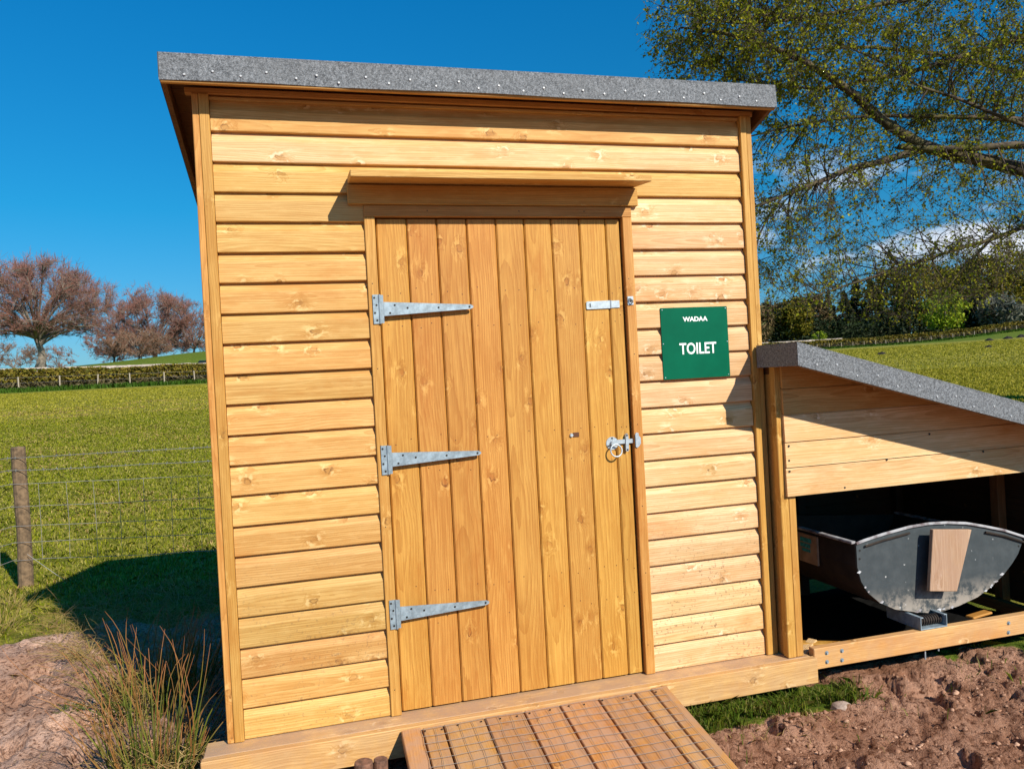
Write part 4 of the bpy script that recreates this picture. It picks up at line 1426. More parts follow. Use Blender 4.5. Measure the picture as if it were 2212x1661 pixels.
def rush_clump(label, c, rad, n, hmin, hmax, spread, seed, mat='rush', curls=0, cat='rush clump'):
    g = np.random.default_rng(seed)
    gz = float(ground_z(np.array([c[0]]), np.array([c[1]]))[0])
    t = thing('rush_clump', label, cat, (c[0], c[1], gz))
    a = g.uniform(0, 6.28, n)
    q = np.sqrt(g.uniform(0, 1, n)) * rad
    B = np.stack([c[0] + q * np.cos(a), c[1] + q * np.sin(a), np.full(n, gz - 0.02)], 1)
    h = hmin + (hmax - hmin) * g.beta(1.6, 2.6, n)
    out = np.abs(g.normal(0, spread, n)) + q / rad * spread * 0.6
    a2 = a + g.normal(0, 0.7, n)
    T = B + np.stack([np.cos(a2) * out * h, np.sin(a2) * out * h, h * np.clip(1 - 0.35 * out, 0.15, 1)], 1)
    stems('stems', B, T, g.uniform(0.0024, 0.0046, n) * (1 if mat == 'rush' else 0.55), 0.10, M[mat], seed + 1, t, (c[0], c[1], gz))
    if curls:
        m_ = curls
        a = g.uniform(0, 6.28, m_)
        q = np.sqrt(g.uniform(0, 1, m_)) * rad * 1.35
        B = np.stack([c[0] + q * np.cos(a), c[1] + q * np.sin(a), gz + g.uniform(0, 0.12, m_)], 1)
        a2 = g.uniform(0, 6.28, m_)
        L = g.uniform(0.06, 0.20, m_)
        T = B + np.stack([np.cos(a2) * L, np.sin(a2) * L, g.normal(0.0, 0.05, m_)], 1)
        T[:, 2] = np.maximum(T[:, 2], gz + 0.005)
        stems('dead_leaves', B, T, g.uniform(0.0010, 0.0020, m_), 0.35, M['dry'], seed + 2, t, (c[0], c[1], gz))
    return t


rush_clump('tall green and rust rush clump at the left end of the deck', (-0.285, 0.10), 0.15, 150, 0.14, 0.76, 0.27, 101, curls=420)
rush_clump('shaded rush clump against the left wall of the shed', (-0.42, 1.00), 0.26, 190, 0.15, 0.62, 0.35, 111, curls=200)
rush_clump('flattened dry tuft on the soil edge in front of the wire fence', (-0.95, 1.80), 0.07, 50, 0.08, 0.20, 1.0, 121, 'dry', cat='grass tuft')
rush_clump('straw coloured tuft leaning at the left frame edge', (-1.74, 2.58), 0.14, 110, 0.10, 0.28, 0.6, 131, 'dry', curls=20, cat='grass tuft')
rush_clump('straw coloured tuft at the foot of the fence corner post', (-1.86, 3.20), 0.16, 80, 0.08, 0.24, 0.8, 141, 'dry', curls=10, cat='grass tuft')
rush_clump('tiny green tuft alone on the bare soil', (-0.83, 0.95), 0.035, 40, 0.03, 0.09, 0.8, 151, 'lush', cat='grass tuft')
# dead thatch lying in the shade left of the shed
g = np.random.default_rng(61)
n = 2600
X = g.uniform(-1.45, -0.08, n)
Y = g.uniform(0.7, 3.3, n)
keep = (X > -0.16 - 0.48 * (Y + 0.125)) & (fbm(X * 2, Y * 2, 66) > 0.36)
X, Y = X[keep], Y[keep]
n = len(X)
B = np.stack([X, Y, ground_z(X, Y)], 1)
a2 = g.uniform(0, 6.28, n)
L = g.uniform(0.08, 0.28, n)
T = B + np.stack([np.cos(a2) * L, np.sin(a2) * L, np.abs(g.normal(0.04, 0.06, n))], 1)
o = stems('dead_grass_thatch', B, T, g.uniform(0.001, 0.0022, n), 0.2, M['dry'], 62, nseg=5, sides=3)
tag(o, kind='stuff')

# ------------------------------------------------------------------ wire fence
FD = 6.26
fp = at(57, 1263, FD)
fence = thing('wire_fence', 'wire field fence with barbed top strands on a round corner post', 'fence', tuple(fp))
right = CM[:, 0]
fwd = CM[:, 1]
r2 = np.array([right[0], right[1], 0.0])
r2 /= np.linalg.norm(r2)
f2 = np.array([fwd[0], fwd[1], 0.0])
f2 /= np.linalg.norm(f2)


def fence_post(p, top, r, loc, name='fence_post'):
    g = np.random.default_rng(int(abs(p[0] * 100)) + 3)
    gz = float(ground_z(np.array([p[0]]), np.array([p[1]]))[0])
    m = MB()
    zz = np.linspace(gz - 0.15, top, 9)
    m.tube([(p[0] + 0.004 * math.sin(z * 5), p[1], z) for z in zz], [r * (1 + g.normal(0, .025)) for z in zz], 14)
    return m.build(name, M['post'], fence, (p[0], p[1], gz), bevel=0.004)


fence_post(fp, 1.03, 0.054, None)
p_r1 = fp + r2 * 3.6
p_r2 = fp + r2 * 7.2
p_l1 = fp - f2 * 2.6
p_l2 = fp - f2 * 5.2
for p in (p_r1, p_r2, p_l1):
    fence_post(p, 1.03, 0.05, None)
off = 0.058
face = fp - f2 * off


def wire(pa, pb, z0, z1, rad, barbs, sag, seed, name):
    g = np.random.default_rng(seed)
    m = MB()
    k = 26
    pts = []
    for i in range(k):
        t = i / (k - 1)
        q = pa + (pb - pa) * t
        pts.append(Vector((q[0], q[1], z0 + (z1 - z0) * t - sag * 4 * t * (1 - t) + g.normal(0, 0.0025))))
    m.tube(pts, rad, 5, cap=False)
    if barbs:
        L = np.linalg.norm(pb - pa)
        nb_ = int(L / 0.11)
        for i in range(nb_):
            t = (i + 0.5) / nb_
            q = pa + (pb - pa) * t
            z = z0 + (z1 - z0) * t - sag * 4 * t * (1 - t)
            a = g.uniform(0, 3.14)
            d = Vector((g.normal(0, .3), g.normal(0, .3), 1)).normalized() * 0.013
            m.tube([Vector((q[0], q[1], z)) - d, Vector((q[0], q[1], z)) + d], [0.0022, 0.0022], 4)
            m.tube([Vector((q[0] - 0.006, q[1], z)), Vector((q[0] + 0.006, q[1], z))], [0.0042, 0.0042], 4)
    return m.build(name, M['old_wire'] if barbs else M['wire'], fence, tuple((pa + pb) / 2 * np.array([1, 1, 0]) + np.array([0, 0, z0])))


endr = fp + r2 * 7.2 - f2 * off
endl = fp - f2 * 5.2 - r2 * 0.0
WZ = [0.73, 0.55, 0.39, 0.256, 0.115]
for i, (z, sg) in enumerate(((0.946, 0.0), (0.844, 0.01))):
    wire(face - r2 * 0.05, endr, z, z + 0.02 * (1 - i), 0.0030, True, sg, 300 + i, 'barbed_wire')
    wire(fp - r2 * off, endl - r2 * off, z, z + 0.02, 0.0030, True, sg, 310 + i, 'barbed_wire')
for i, z in enumerate(WZ):
    wire(face - r2 * 0.05, endr, z, z + 0.0, 0.0021, False, 0.014, 320 + i, 'mesh_wire')
    wire(fp - r2 * off, endl - r2 * off, z, z, 0.0021, False, 0.008, 330 + i, 'mesh_wire')
m = MB()
for k in range(1, 33):
    q = face + r2 * (0.215 * k + RNG.normal(0, .008) - 0.03)
    zt = WZ[0] - 0.014 * 4 * (k / 33) * (1 - k / 33)
    m.tube([(q[0] + RNG.normal(0, .005), q[1], WZ[-1]), (q[0] + RNG.normal(0, .006), q[1], 0.4), (q[0], q[1], zt)], 0.0017, 4, cap=False)
for k in range(1, 24):
    q = fp - r2 * off - f2 * 0.215 * k
    m.tube([(q[0], q[1], WZ[-1]), (q[0] + RNG.normal(0, .004), q[1], 0.4), (q[0], q[1], WZ[0])], 0.0017, 4, cap=False)
m.build('mesh_uprights', M['wire'], fence, tuple(face))
# brace wire from the post foot and a loose strand
m = MB()
q = face + r2 * 0.06
m.tube([(q[0], q[1], 0.16), tuple(face + r2 * 0.34 + np.array([0, 0, -face[2] - 0.06]))], 0.0025, 4)
q1 = face + r2 * 1.35
pts = [q1 + r2 * t + np.array([0, 0, -face[2] + 0.46 - 0.14 * t + 0.02 * math.sin(t * 9)]) - f2 * 0.02 for t in np.linspace(0, 0.62, 12)]
m.tube([tuple(p) for p in pts], 0.0028, 4)
m.build('loose_wire', M['old_wire'], fence, tuple(face))

# ------------------------------------------------------------------ hedge, wall, far fence


def poly_len(line):
    return np.concatenate([[0], np.cumsum([np.linalg.norm(b - a) for a, b in zip(line[:-1], line[1:])])])


HL = poly_len(HEDGE)


def on_line(s, line=HEDGE, L=HL, side=0.0):
    s = np.atleast_1d(s)
    out = np.zeros((len(s), 2))
    for i in range(len(line) - 1):
        k = (s >= L[i]) & (s <= L[i + 1] + 1e-6)
        t = ((s[k] - L[i]) / (L[i + 1] - L[i]))[:, None]
        d = (line[i + 1] - line[i]) / (L[i + 1] - L[i])
        nrm = np.array([-d[1], d[0]])
        out[k] = line[i] + (line[i + 1] - line[i]) * t + nrm * side
    return out


def hedge(name, s0, s1, h0, h1, label, seed, dens, size):
    g = np.random.default_rng(seed)
    n = int((s1 - s0) * dens)
    s = g.uniform(s0, s1, n)
    P = on_line(s) + g.normal(0, 0.28, (n, 2)) + 0
    # rounded box volume with an uneven top
    top = (h0 + (h1 - h0) * (s - s0) / (s1 - s0)) * (0.93 + 0.16 * vnoise(s * 0.5, s * 0, seed) + 0.06 * vnoise(s * 2.1, s * 0, seed + 4))
    hz = top * g.beta(1.15, 0.9, n)
    P = on_line(s) + (g.normal(0, 0.36, (n, 2)) * np.sqrt(np.clip(1.15 - hz / top, 0.15, 1))[:, None])
    Z = base_height(P[:, 0], P[:, 1])
    c = on_line(np.array([(s0 + s1) / 2]))[0]
    t = thing(name, label, 'hedge', (c[0], c[1], float(base_height(c[0], c[1]))))
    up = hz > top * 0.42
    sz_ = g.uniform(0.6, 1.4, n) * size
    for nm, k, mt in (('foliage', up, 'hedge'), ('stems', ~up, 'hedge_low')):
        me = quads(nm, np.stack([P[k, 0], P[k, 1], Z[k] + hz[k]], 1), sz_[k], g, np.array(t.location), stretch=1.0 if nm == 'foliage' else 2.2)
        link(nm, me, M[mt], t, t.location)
    return t


def quads(name, P, sz, g, origin=np.zeros(3), stretch=1.0, normal=None, flat=0.0, ncorner=4):
    """one small kite-shaped face per point, random orientation (biased upright by flat)"""
    n = len(P)
    a = g.normal(0, 1, (n, 3))
    if flat:
        a[:, 2] *= (1 - flat)
    a /= np.linalg.norm(a, axis=1, keepdims=True)
    b = g.normal(0, 1, (n, 3))
    b -= a * np.sum(a * b, 1, keepdims=True)
    b /= np.linalg.norm(b, axis=1, keepdims=True)
    s = np.asarray(sz)[:, None] / 2
    a = a * s * stretch
    b = b * s * (0.72 if stretch == 1 else 0.5)
    Q = P - origin
    V = np.stack([Q - a, Q + b - a * 0.1, Q + a, Q - b - a * 0.1], 1).reshape(-1, 3)
    return np_mesh(name, V, np.arange(n * 4).reshape(n, 4))


hedge('field_hedge', HL[1] + 0, HL[4] + 10, 1.72, 1.72, 'trimmed hedge with fence posts in front of the far left field wall', 71, 760, 0.24)
hedge('field_hedge', HL[4] + 12, HL[6] + 20, 1.75, 1.65, 'long trimmed hedge along the top of the right hand field', 73, 240, 0.42)


def far_fence(name, s0, s1, step, label, seed, side, hh, r):
    g = np.random.default_rng(seed)
    c = on_line(np.array([(s0 + s1) / 2]), side=side)[0]
    t = thing(name, label, 'fence', (c[0], c[1], float(base_height(c[0], c[1]))))
    me = None
    ss = np.arange(s0, s1, step) + g.normal(0, 0.12, len(np.arange(s0, s1, step)))
    me = None
    for s in ss:
        p = on_line(np.array([s]), side=side)[0]
        z = float(base_height(p[0], p[1]))
        if me is None:
            o = MB().tube([(p[0], p[1], z - 0.2), (p[0], p[1], z + hh)], r, 7).build('fence_post', M['far_post'], t, (p[0], p[1], z))
            me = o
        else:
            o = dup(me, t, (p[0], p[1], z))
        o.rotation_euler = (g.normal(0, .03), g.normal(0, .03), 0)
    for hz in (0.25, 0.6, 0.95):
        ps = on_line(np.linspace(s0, s1, 60), side=side)
        MB().tube([(q[0], q[1], float(base_height(q[0], q[1])) + hz * hh) for q in ps], 0.006, 4).build('fence_wire', M['wire'], t, (c[0], c[1], 2))
    return t


far_fence('hedge_fence', HL[1], HL[3] + 24, 2.75, 'pale posts spaced along the far left hedge', 81, -0.85, 1.2, 0.055)
far_fence('hedge_fence', HL[4] + 14, HL[6] + 18, 2.6, 'thin posts along the right hand hedge', 83, -0.9, 1.1, 0.06)


def wall(name, s0, s1, side, top_above, th, label):
    ss = np.arange(s0, s1, 1.3)
    ps = on_line(ss, side=side)
    m = MB()
    g = np.random.default_rng(int(s0))
    for i in range(len(ss) - 1):
        a, b = ps[i], ps[i + 1]
        d = (b - a) / np.linalg.norm(b - a)
        nrm = np.array([-d[1], d[0]]) * th / 2
        z0 = float(base_height(a[0], a[1])) - 0.4
        zt = base_height(*on_line(np.array([ss[i]]))[0]) + top_above + g.normal(0, 0.025)
        k = len(m.v)
        b = b - d * 0.02
        for q in (a - nrm, b - nrm, b + nrm, a + nrm):
            m.v.append((q[0], q[1], z0))
        for q in (a - nrm, b - nrm, b + nrm, a + nrm):
            m.v.append((q[0], q[1], float(zt)))
        m.f += [tuple(k + j for j in f) for f in ((4, 5, 6, 7), (0, 1, 5, 4), (1, 2, 6, 5), (2, 3, 7, 6), (3, 0, 4, 7))]
    c = ps[len(ps) // 2]
    o = m.build(name, M['moss_wall'], None, (c[0], c[1], float(base_height(c[0], c[1]))))
    return tag(o, label, 'wall')


wall('field_wall', HL[0], HL[3] + 8, 4.0, 2.09, 0.5, 'pale field wall showing above the far left hedge')
wall('field_wall', HL[5] - 14, HL[5] + 22, 5.0, 2.15, 0.6, 'pinkish field wall behind the hedge on the right')

# ------------------------------------------------------------------ trees


def seg_prisms(P0, P1, R0, R1, sides=3):
    d = P1 - P0
    L = np.linalg.norm(d, axis=1, keepdims=True) + 1e-9
    d = d / L
    ref = np.where(np.abs(d[:, 2:3]) < 0.9, np.array([[0, 0, 1.0]]), np.array([[1.0, 0, 0]]))
    u = np.cross(d, ref)
    u /= np.linalg.norm(u, axis=1, keepdims=True)
    w = np.cross(d, u)
    V = []
    for P, Rr in ((P0, R0), (P1, R1)):
        for k in range(sides):
            a = 2 * np.pi * k / sides
            V.append(P + (u * math.cos(a) + w * math.sin(a)) * Rr[:, None])
    V = np.stack(V, 1)
    n = len(P0)
    base = np.arange(n)[:, None, None] * (2 * sides)
    F = np.array([(k, (k + 1) % sides, sides + (k + 1) % sides, sides + k) for k in range(sides)])
    return V.reshape(-1, 3), (base + F[None]).reshape(-1, 4)


def shoots(T, SKp, SRp, hub, rmax, sag, lmax, bias, g, step):
    """curved shoots from existing wood to each target; wood nearer the hub than the target is preferred"""
    hubd = np.linalg.norm(SKp - hub, axis=1)
    paths = []
    for q in T:
        d = q - SKp
        dist = np.linalg.norm(d, axis=1)
        pen = dist + bias * np.maximum(0, hubd - np.linalg.norm(q - hub) + 0.25 * dist)
        i = int(np.argmin(pen))
        if dist[i] < 0.05:
            continue
        if dist[i] > lmax:
            q = SKp[i] + (q - SKp[i]) / dist[i] * lmax
        a = SKp[i]
        L = np.linalg.norm(q - a)
        n = int(min(9, max(4, L / step)))
        tt = np.linspace(0, 1, n)[:, None]
        out = a - hub
        out = out / (np.linalg.norm(out) + 1e-6)
        mid = a + (q - a) * 0.5 + out * 0.12 * L + np.array([0, 0, sag * L]) + g.normal(0, 0.06 * L, 3)
        C = a * (1 - tt) ** 2 + mid * 2 * tt * (1 - tt) + q * tt ** 2
        r = min(rmax, SRp[i] * 0.6)
        paths.append((C, r * (1 - 0.7 * tt[:, 0])))
    return paths


def pack(paths, rmin, sides):
    P0 = np.concatenate([p[0][:-1] for p in paths])
    P1 = np.concatenate([p[0][1:] for p in paths])
    R0 = np.concatenate([p[1][:-1] for p in paths])
    R1 = np.concatenate([p[1][1:] for p in paths])
    return seg_prisms(P0, P1, np.maximum(R0, rmin), np.maximum(R1, rmin * 0.8), sides)


def dome_tree(label, base, H, Wd, zlow, seed, n1, n2, n3, r0, fork=0.25, twig='redtwig', shell=0.5, dx=0.0, rt=0.016, cut=-0.62):
    """leafless tree: limbs fan out of a short bole into a dome of fine twigs"""
    g = np.random.default_rng(seed)
    base = np.array(base, float)
    base[2] = float(base_height(base[0], base[1]))
    t = thing('bare_tree', label, 'tree', tuple(base))

    def sample(n, inner):
        d = g.normal(0, 1, (n * 4, 3))
        d /= np.linalg.norm(d, axis=1, keepdims=True)
        d *= (inner + (1 - inner) * g.uniform(0, 1, (n * 4, 1))) ** 0.6
        lob = 1 + 0.13 * np.sin(4 * np.arctan2(d[:, 1], d[:, 0]) + seed) + 0.08 * np.sin(7 * d[:, 2] + seed)
        d *= lob[:, None]
        P = np.stack([d[:, 0] * Wd / 2 + dx, d[:, 1] * Wd / 2, zlow * H + (d[:, 2] * 0.5 + 0.5) * H * (1 - zlow)], 1)
        k = (d[:, 2] > cut) & (P[:, 2] > 0.25)
        return base + P[k][:n]
    zt = np.linspace(0, fork * 1.6 * H, 6)
    tp = np.stack([base[0] + 0.02 * Wd * np.sin(zt), base[1] + 0 * zt, base[2] + zt], 1)
    tr = r0 * (1 - 0.55 * zt / zt[-1])
    tp[0, 2] -= 0.4
    mb = MB()
    mb.tube([tuple(p) for p in tp], list(tr * np.array([1.3, 1, 1, 1, 1, 1])), 10)
    mb.build('trunk', M['limb'], t, tuple(base), smooth=True)
    hub = base + np.array([0, 0, fork * 0.55 * H])
    SK = np.concatenate([tp[i] + (tp[i + 1] - tp[i]) * np.linspace(0, 1, 5)[:, None] for i in range(2, 5)])
    SR = np.full(len(SK), r0 * 0.55)
    p1 = shoots(sample(n1, 0.45), SK, SR, hub, r0 * 0.26, 0.10, 0.62 * Wd, 0.0, g, 0.6)
    SK = np.concatenate([p[0][1:] for p in p1])
    SR = np.concatenate([p[1][1:] for p in p1])
    p2 = shoots(sample(n2, 0.35), SK, SR, hub, r0 * 0.11, 0.10, 0.22 * Wd, 0.6, g, 0.5)
    V, F = pack(p1, 0.035, 6)
    link('branches', np_mesh('branches', V - base, F, None, True), M['limb'], t, tuple(base))
    V, F = pack(p2, 0.024, 4)
    tag(link('branchlets', np_mesh('branchlets', V - base, F), M['limb'], t, tuple(base)), kind='stuff')
    A = np.concatenate([p[0][1:] for p in p2])
    k = g.integers(0, len(A), n3)
    P0 = A[k]
    o = P0 - hub
    o /= np.linalg.norm(o, axis=1, keepdims=True)
    d = o * 0.7 + g.normal(0, 0.55, (n3, 3)) + np.array([0, 0, 0.18])
    d /= np.linalg.norm(d, axis=1, keepdims=True)
    P1 = P0 + d * g.uniform(0.25, 0.95, n3)[:, None] * (0.075 * Wd)
    V, F = seg_prisms(P0, P1, np.full(n3, rt), np.full(n3, rt * 0.55), 3)
    link('crown', np_mesh('crown', V - base, F), M[twig], t, tuple(base))
    return t


dome_tree('large bare beech with broad domed reddish crown at far left', at(85, 792, 92), 13.3, 19.0, 0.14, 501, 50, 1900, 24000, 0.58, fork=0.17, dx=-0.6)
dome_tree('bare reddish tree low on the left slope of the hill', at(246, 790, 112), 6.3, 8.0, 0.0, 511, 24, 420, 8000, 0.22, fork=0.10, cut=-0.9)
dome_tree('tallest bare reddish tree on the crest of the low hill', at(334, 782, 114), 10.9, 14.0, 0.0, 521, 40, 1400, 22000, 0.34, fork=0.10, cut=-0.9)
dome_tree('bare reddish tree on the hill partly hidden by the shed post', at(418, 770, 118), 6.8, 9.0, 0.0, 531, 24, 480, 9000, 0.28, fork=0.10, cut=-0.9)
dome_tree('brown scrub tree in front of the hill crest trees', at(300, 785, 106), 4.2, 9.5, 0.0, 536, 20, 400, 8000, 0.16, fork=0.08, twig='scrub', cut=-0.97)
dome_tree('low brown scrub tree under the large beech', at(28, 790, 116), 5.6, 9.0, 0.0, 541, 16, 240, 3600, 0.16, fork=0.08, twig='scrub', cut=-0.97)
dome_tree('low brown scrub tree past the left frame edge', at(-70, 790, 118), 6.5, 9.0, 0.0, 551, 16, 240, 3000, 0.2, fork=0.08, twig='scrub', cut=-0.97)
dome_tree('small bare reddish tree in the gap right of the beech trunk', at(126, 796, 135), 5.2, 5.6, 0.0, 561, 14, 160, 2600, 0.12, fork=0.08)


def leafy_tree(name, label, base, H, Wd, mat, seed, n=3000, size=0.5, shape='round', trunk_h=0.15, group=None, clumps=70, stretch=1.0):
    g = np.random.default_rng(seed)
    base = np.array(base)
    base[2] = float(base_height(base[0], base[1]))
    t = thing(name, label, 'tree', tuple(base), group)
    m = MB()
    zz = np.linspace(-0.4, H * 0.8, 6)
    m.tube([(base[0] + g.normal(0, .02 * Wd) * (i > 0), base[1], base[2] + z) for i, z in enumerate(zz)], [H * 0.017 * (1 - 0.85 * i / 5) + 0.02 for i in range(6)], 7)
    for i in range(9):
        a = g.uniform(0, 6.28)
        z = H * g.uniform(trunk_h + 0.05, 0.65)
        L = Wd * 0.42 * (1 - 0.5 * z / H)
        p = Vector((base[0], base[1], base[2] + z))
        m.tube([p, p + Vector((math.cos(a) * L * .5, math.sin(a) * L * .5, L * 0.35)), p + Vector((math.cos(a) * L, math.sin(a) * L, L * 0.8))], [H * 0.006, H * 0.004, 0.02], 5)
    m.build('trunk', M['limb'], t, tuple(base))
    # clump centres
    u = g.normal(0, 1, (clumps, 3))
    u /= np.linalg.norm(u, axis=1, keepdims=True)
    rad = g.uniform(0.35, 1.0, clumps)[:, None] ** 0.6
    c = u * rad
    if shape == 'cone':
        h = g.uniform(0, 1, clumps) ** 1.4
        a = g.uniform(0, 6.28, clumps)
        q = (1 - h) * np.sqrt(g.uniform(.15, 1, clumps)) * 0.5 * Wd
        C = np.stack([q * np.cos(a), q * np.sin(a), H * (trunk_h + (1 - trunk_h) * h)], 1)
        cs = 0.10 * Wd * (1.25 - h) + 0.05
    else:
        C = np.stack([c[:, 0] * Wd * 0.43, c[:, 1] * Wd * 0.43, H * (trunk_h + (1 - trunk_h) * 0.5) + c[:, 2] * H * (1 - trunk_h) * 0.44], 1)
        low = c[:, 2] < 0
        C[low, :2] *= 0.92
        cs = np.full(clumps, 0.105 * Wd) * g.uniform(.6, 1.35, clumps)
    pick = g.integers(0, clumps, n)
    d = g.normal(0, 1, (n, 3)) * np.array([1, 1, 0.8])
    P = C[pick] + d * cs[pick][:, None] * 0.62
    P[:, 2] = np.maximum(P[:, 2], 0.15)
    me = quads('crown', P, g.uniform(0.55, 1.35, n) * size, g, stretch=stretch)
    o = link('crown', me, M[mat], t, tuple(base))
    return t


def far_h(u, vt, D):
    """height of a far tree whose top shows at v = vt"""
    b = at(u, 700, D)
    gz = float(base_height(b[0], b[1]))
    return at(u, vt, D)[2] - gz


# woods beyond the right hand hedge: (u, top v, width px, depth, material, shape, label, kind)
WOODS = [
    (1622, 668, 70, 186, 'brownbush', 'round', 'brown thicket tree nearest the right corner of the shed', 'thicket_tree'),
    (1672, 652, 66, 196, 'brownbush', 'round', 'brown thicket tree second from the shed corner', 'thicket_tree'),
    (1716, 646, 60, 190, 'olive', 'round', 'olive brown tree left of the dark conifers', 'leafy_tree'),
    (1755, 640, 60, 202, 'brownbush', 'round', 'brown thin tree just left of the conifer row', 'thicket_tree'),
    (1792, 640, 46, 206, 'conifer', 'cone', 'dark conifer at the left end of the conifer row', 'conifer_tree'),
    (1826, 636, 46, 200, 'conifer', 'cone', 'dark conifer second in the conifer row', 'conifer_tree'),
    (1853, 610, 52, 204, 'conifer', 'cone', 'tallest pointed dark conifer beside the olive tree', 'conifer_tree'),
    (1884, 612, 60, 210, 'conifer', 'cone', 'dark conifer half behind the big olive tree', 'conifer_tree'),
    (1935, 574, 100, 200, 'olive', 'round', 'broad olive budding tree right of the tallest conifer', 'leafy_tree'),
    (1998, 556, 120, 196, 'olive', 'round', 'biggest olive tree at the middle of the wood', 'leafy_tree'),
    (2062, 575, 90, 215, 'conifer', 'round', 'dark tree filling the gap behind the bright green tree', 'leafy_tree'),
    (2110, 545, 90, 205, 'olive', 'round', 'olive tree above the dark gap in the wood', 'leafy_tree'),
    (2170, 528, 120, 208, 'olive', 'round', 'tall olive brown tree at the right frame edge', 'leafy_tree'),
    (2250, 540, 120, 210, 'olive', 'round', 'olive tree just past the right frame edge', 'leafy_tree'),
    (2120, 640, 70, 186, 'conifer', 'round', 'low dark evergreen between bright green and grey trees', 'leafy_tree'),
]
for i, (u, vt, wp, D, mt, sh, lab, nm) in enumerate(WOODS):
    b = at(u, 700, D)
    leafy_tree(nm, lab, b, far_h(u, vt, D) * 1.07, wp * D / FPX * 1.35, mt, 600 + i * 7, n=7500 if sh == 'round' else 5000, size=0.66, shape=sh,
               trunk_h=0.03, group='trees of the wood beyond the hedge', clumps=85, stretch=2.0 if mt == 'brownbush' else 1.0)
b = at(2043, 700, 176)
leafy_tree('leafy_tree', 'bright spring green tree at the edge of the wood', b, far_h(2043, 630, 176), 11.5, 'bright', 711, n=2600, size=0.6, trunk_h=0.03, group='trees of the wood beyond the hedge')
b = at(2160, 700, 172)
leafy_tree('leafy_tree', 'pale grey leafless tree at the right end of the wood', b, far_h(2160, 640, 172), 12.0, 'greytwig', 721, n=2600, size=0.7, trunk_h=0.03, group='trees of the wood beyond the hedge', stretch=2.0)
b = at(1768, 722, 160)
leafy_tree('leafy_bush', 'small yellow green bush in front of the pinkish wall', b, 4.4, 3.2, 'bright', 731, n=900, size=0.35, trunk_h=0.02, clumps=30)
# undergrowth between the trunks, one mass
g = np.random.default_rng(741)
n = 15000
uu = g.uniform(1560, 2420, n)
DD = g.uniform(186, 214, n)
PP = np.array([at(u, 700, d) for u, d in zip(uu, DD)])
hh = g.uniform(0, 1, n) ** 1.2 * (3.2 + 3.6 * vnoise(uu * 0.03, uu * 0, 5))
PP[:, 2] = base_height(PP[:, 0], PP[:, 1]) + hh
o = link('wood_undergrowth', quads('wood_undergrowth', PP, g.uniform(0.5, 1.1, n), g, stretch=1.6), M['conifer'])
tag(o, kind='stuff')
# rank grass along the foot of the hedge
n = 26000
ss = g.uniform(HL[1], HL[6], n)
PP = on_line(ss, side=-1.15) + g.normal(0, 0.35, (n, 2))
k = np.hypot(PP[:, 0] - CAM[0], PP[:, 1] - CAM[1])
o = link('hedge_foot_grass', blades('hedge_foot_grass', PP[:, 0], PP[:, 1], g.uniform(0.22, 0.55, n), 0.05 + 0.0006 * k, 0.5, M['rank'], base_height, 8), M['rank'])
tag(o, kind='stuff')

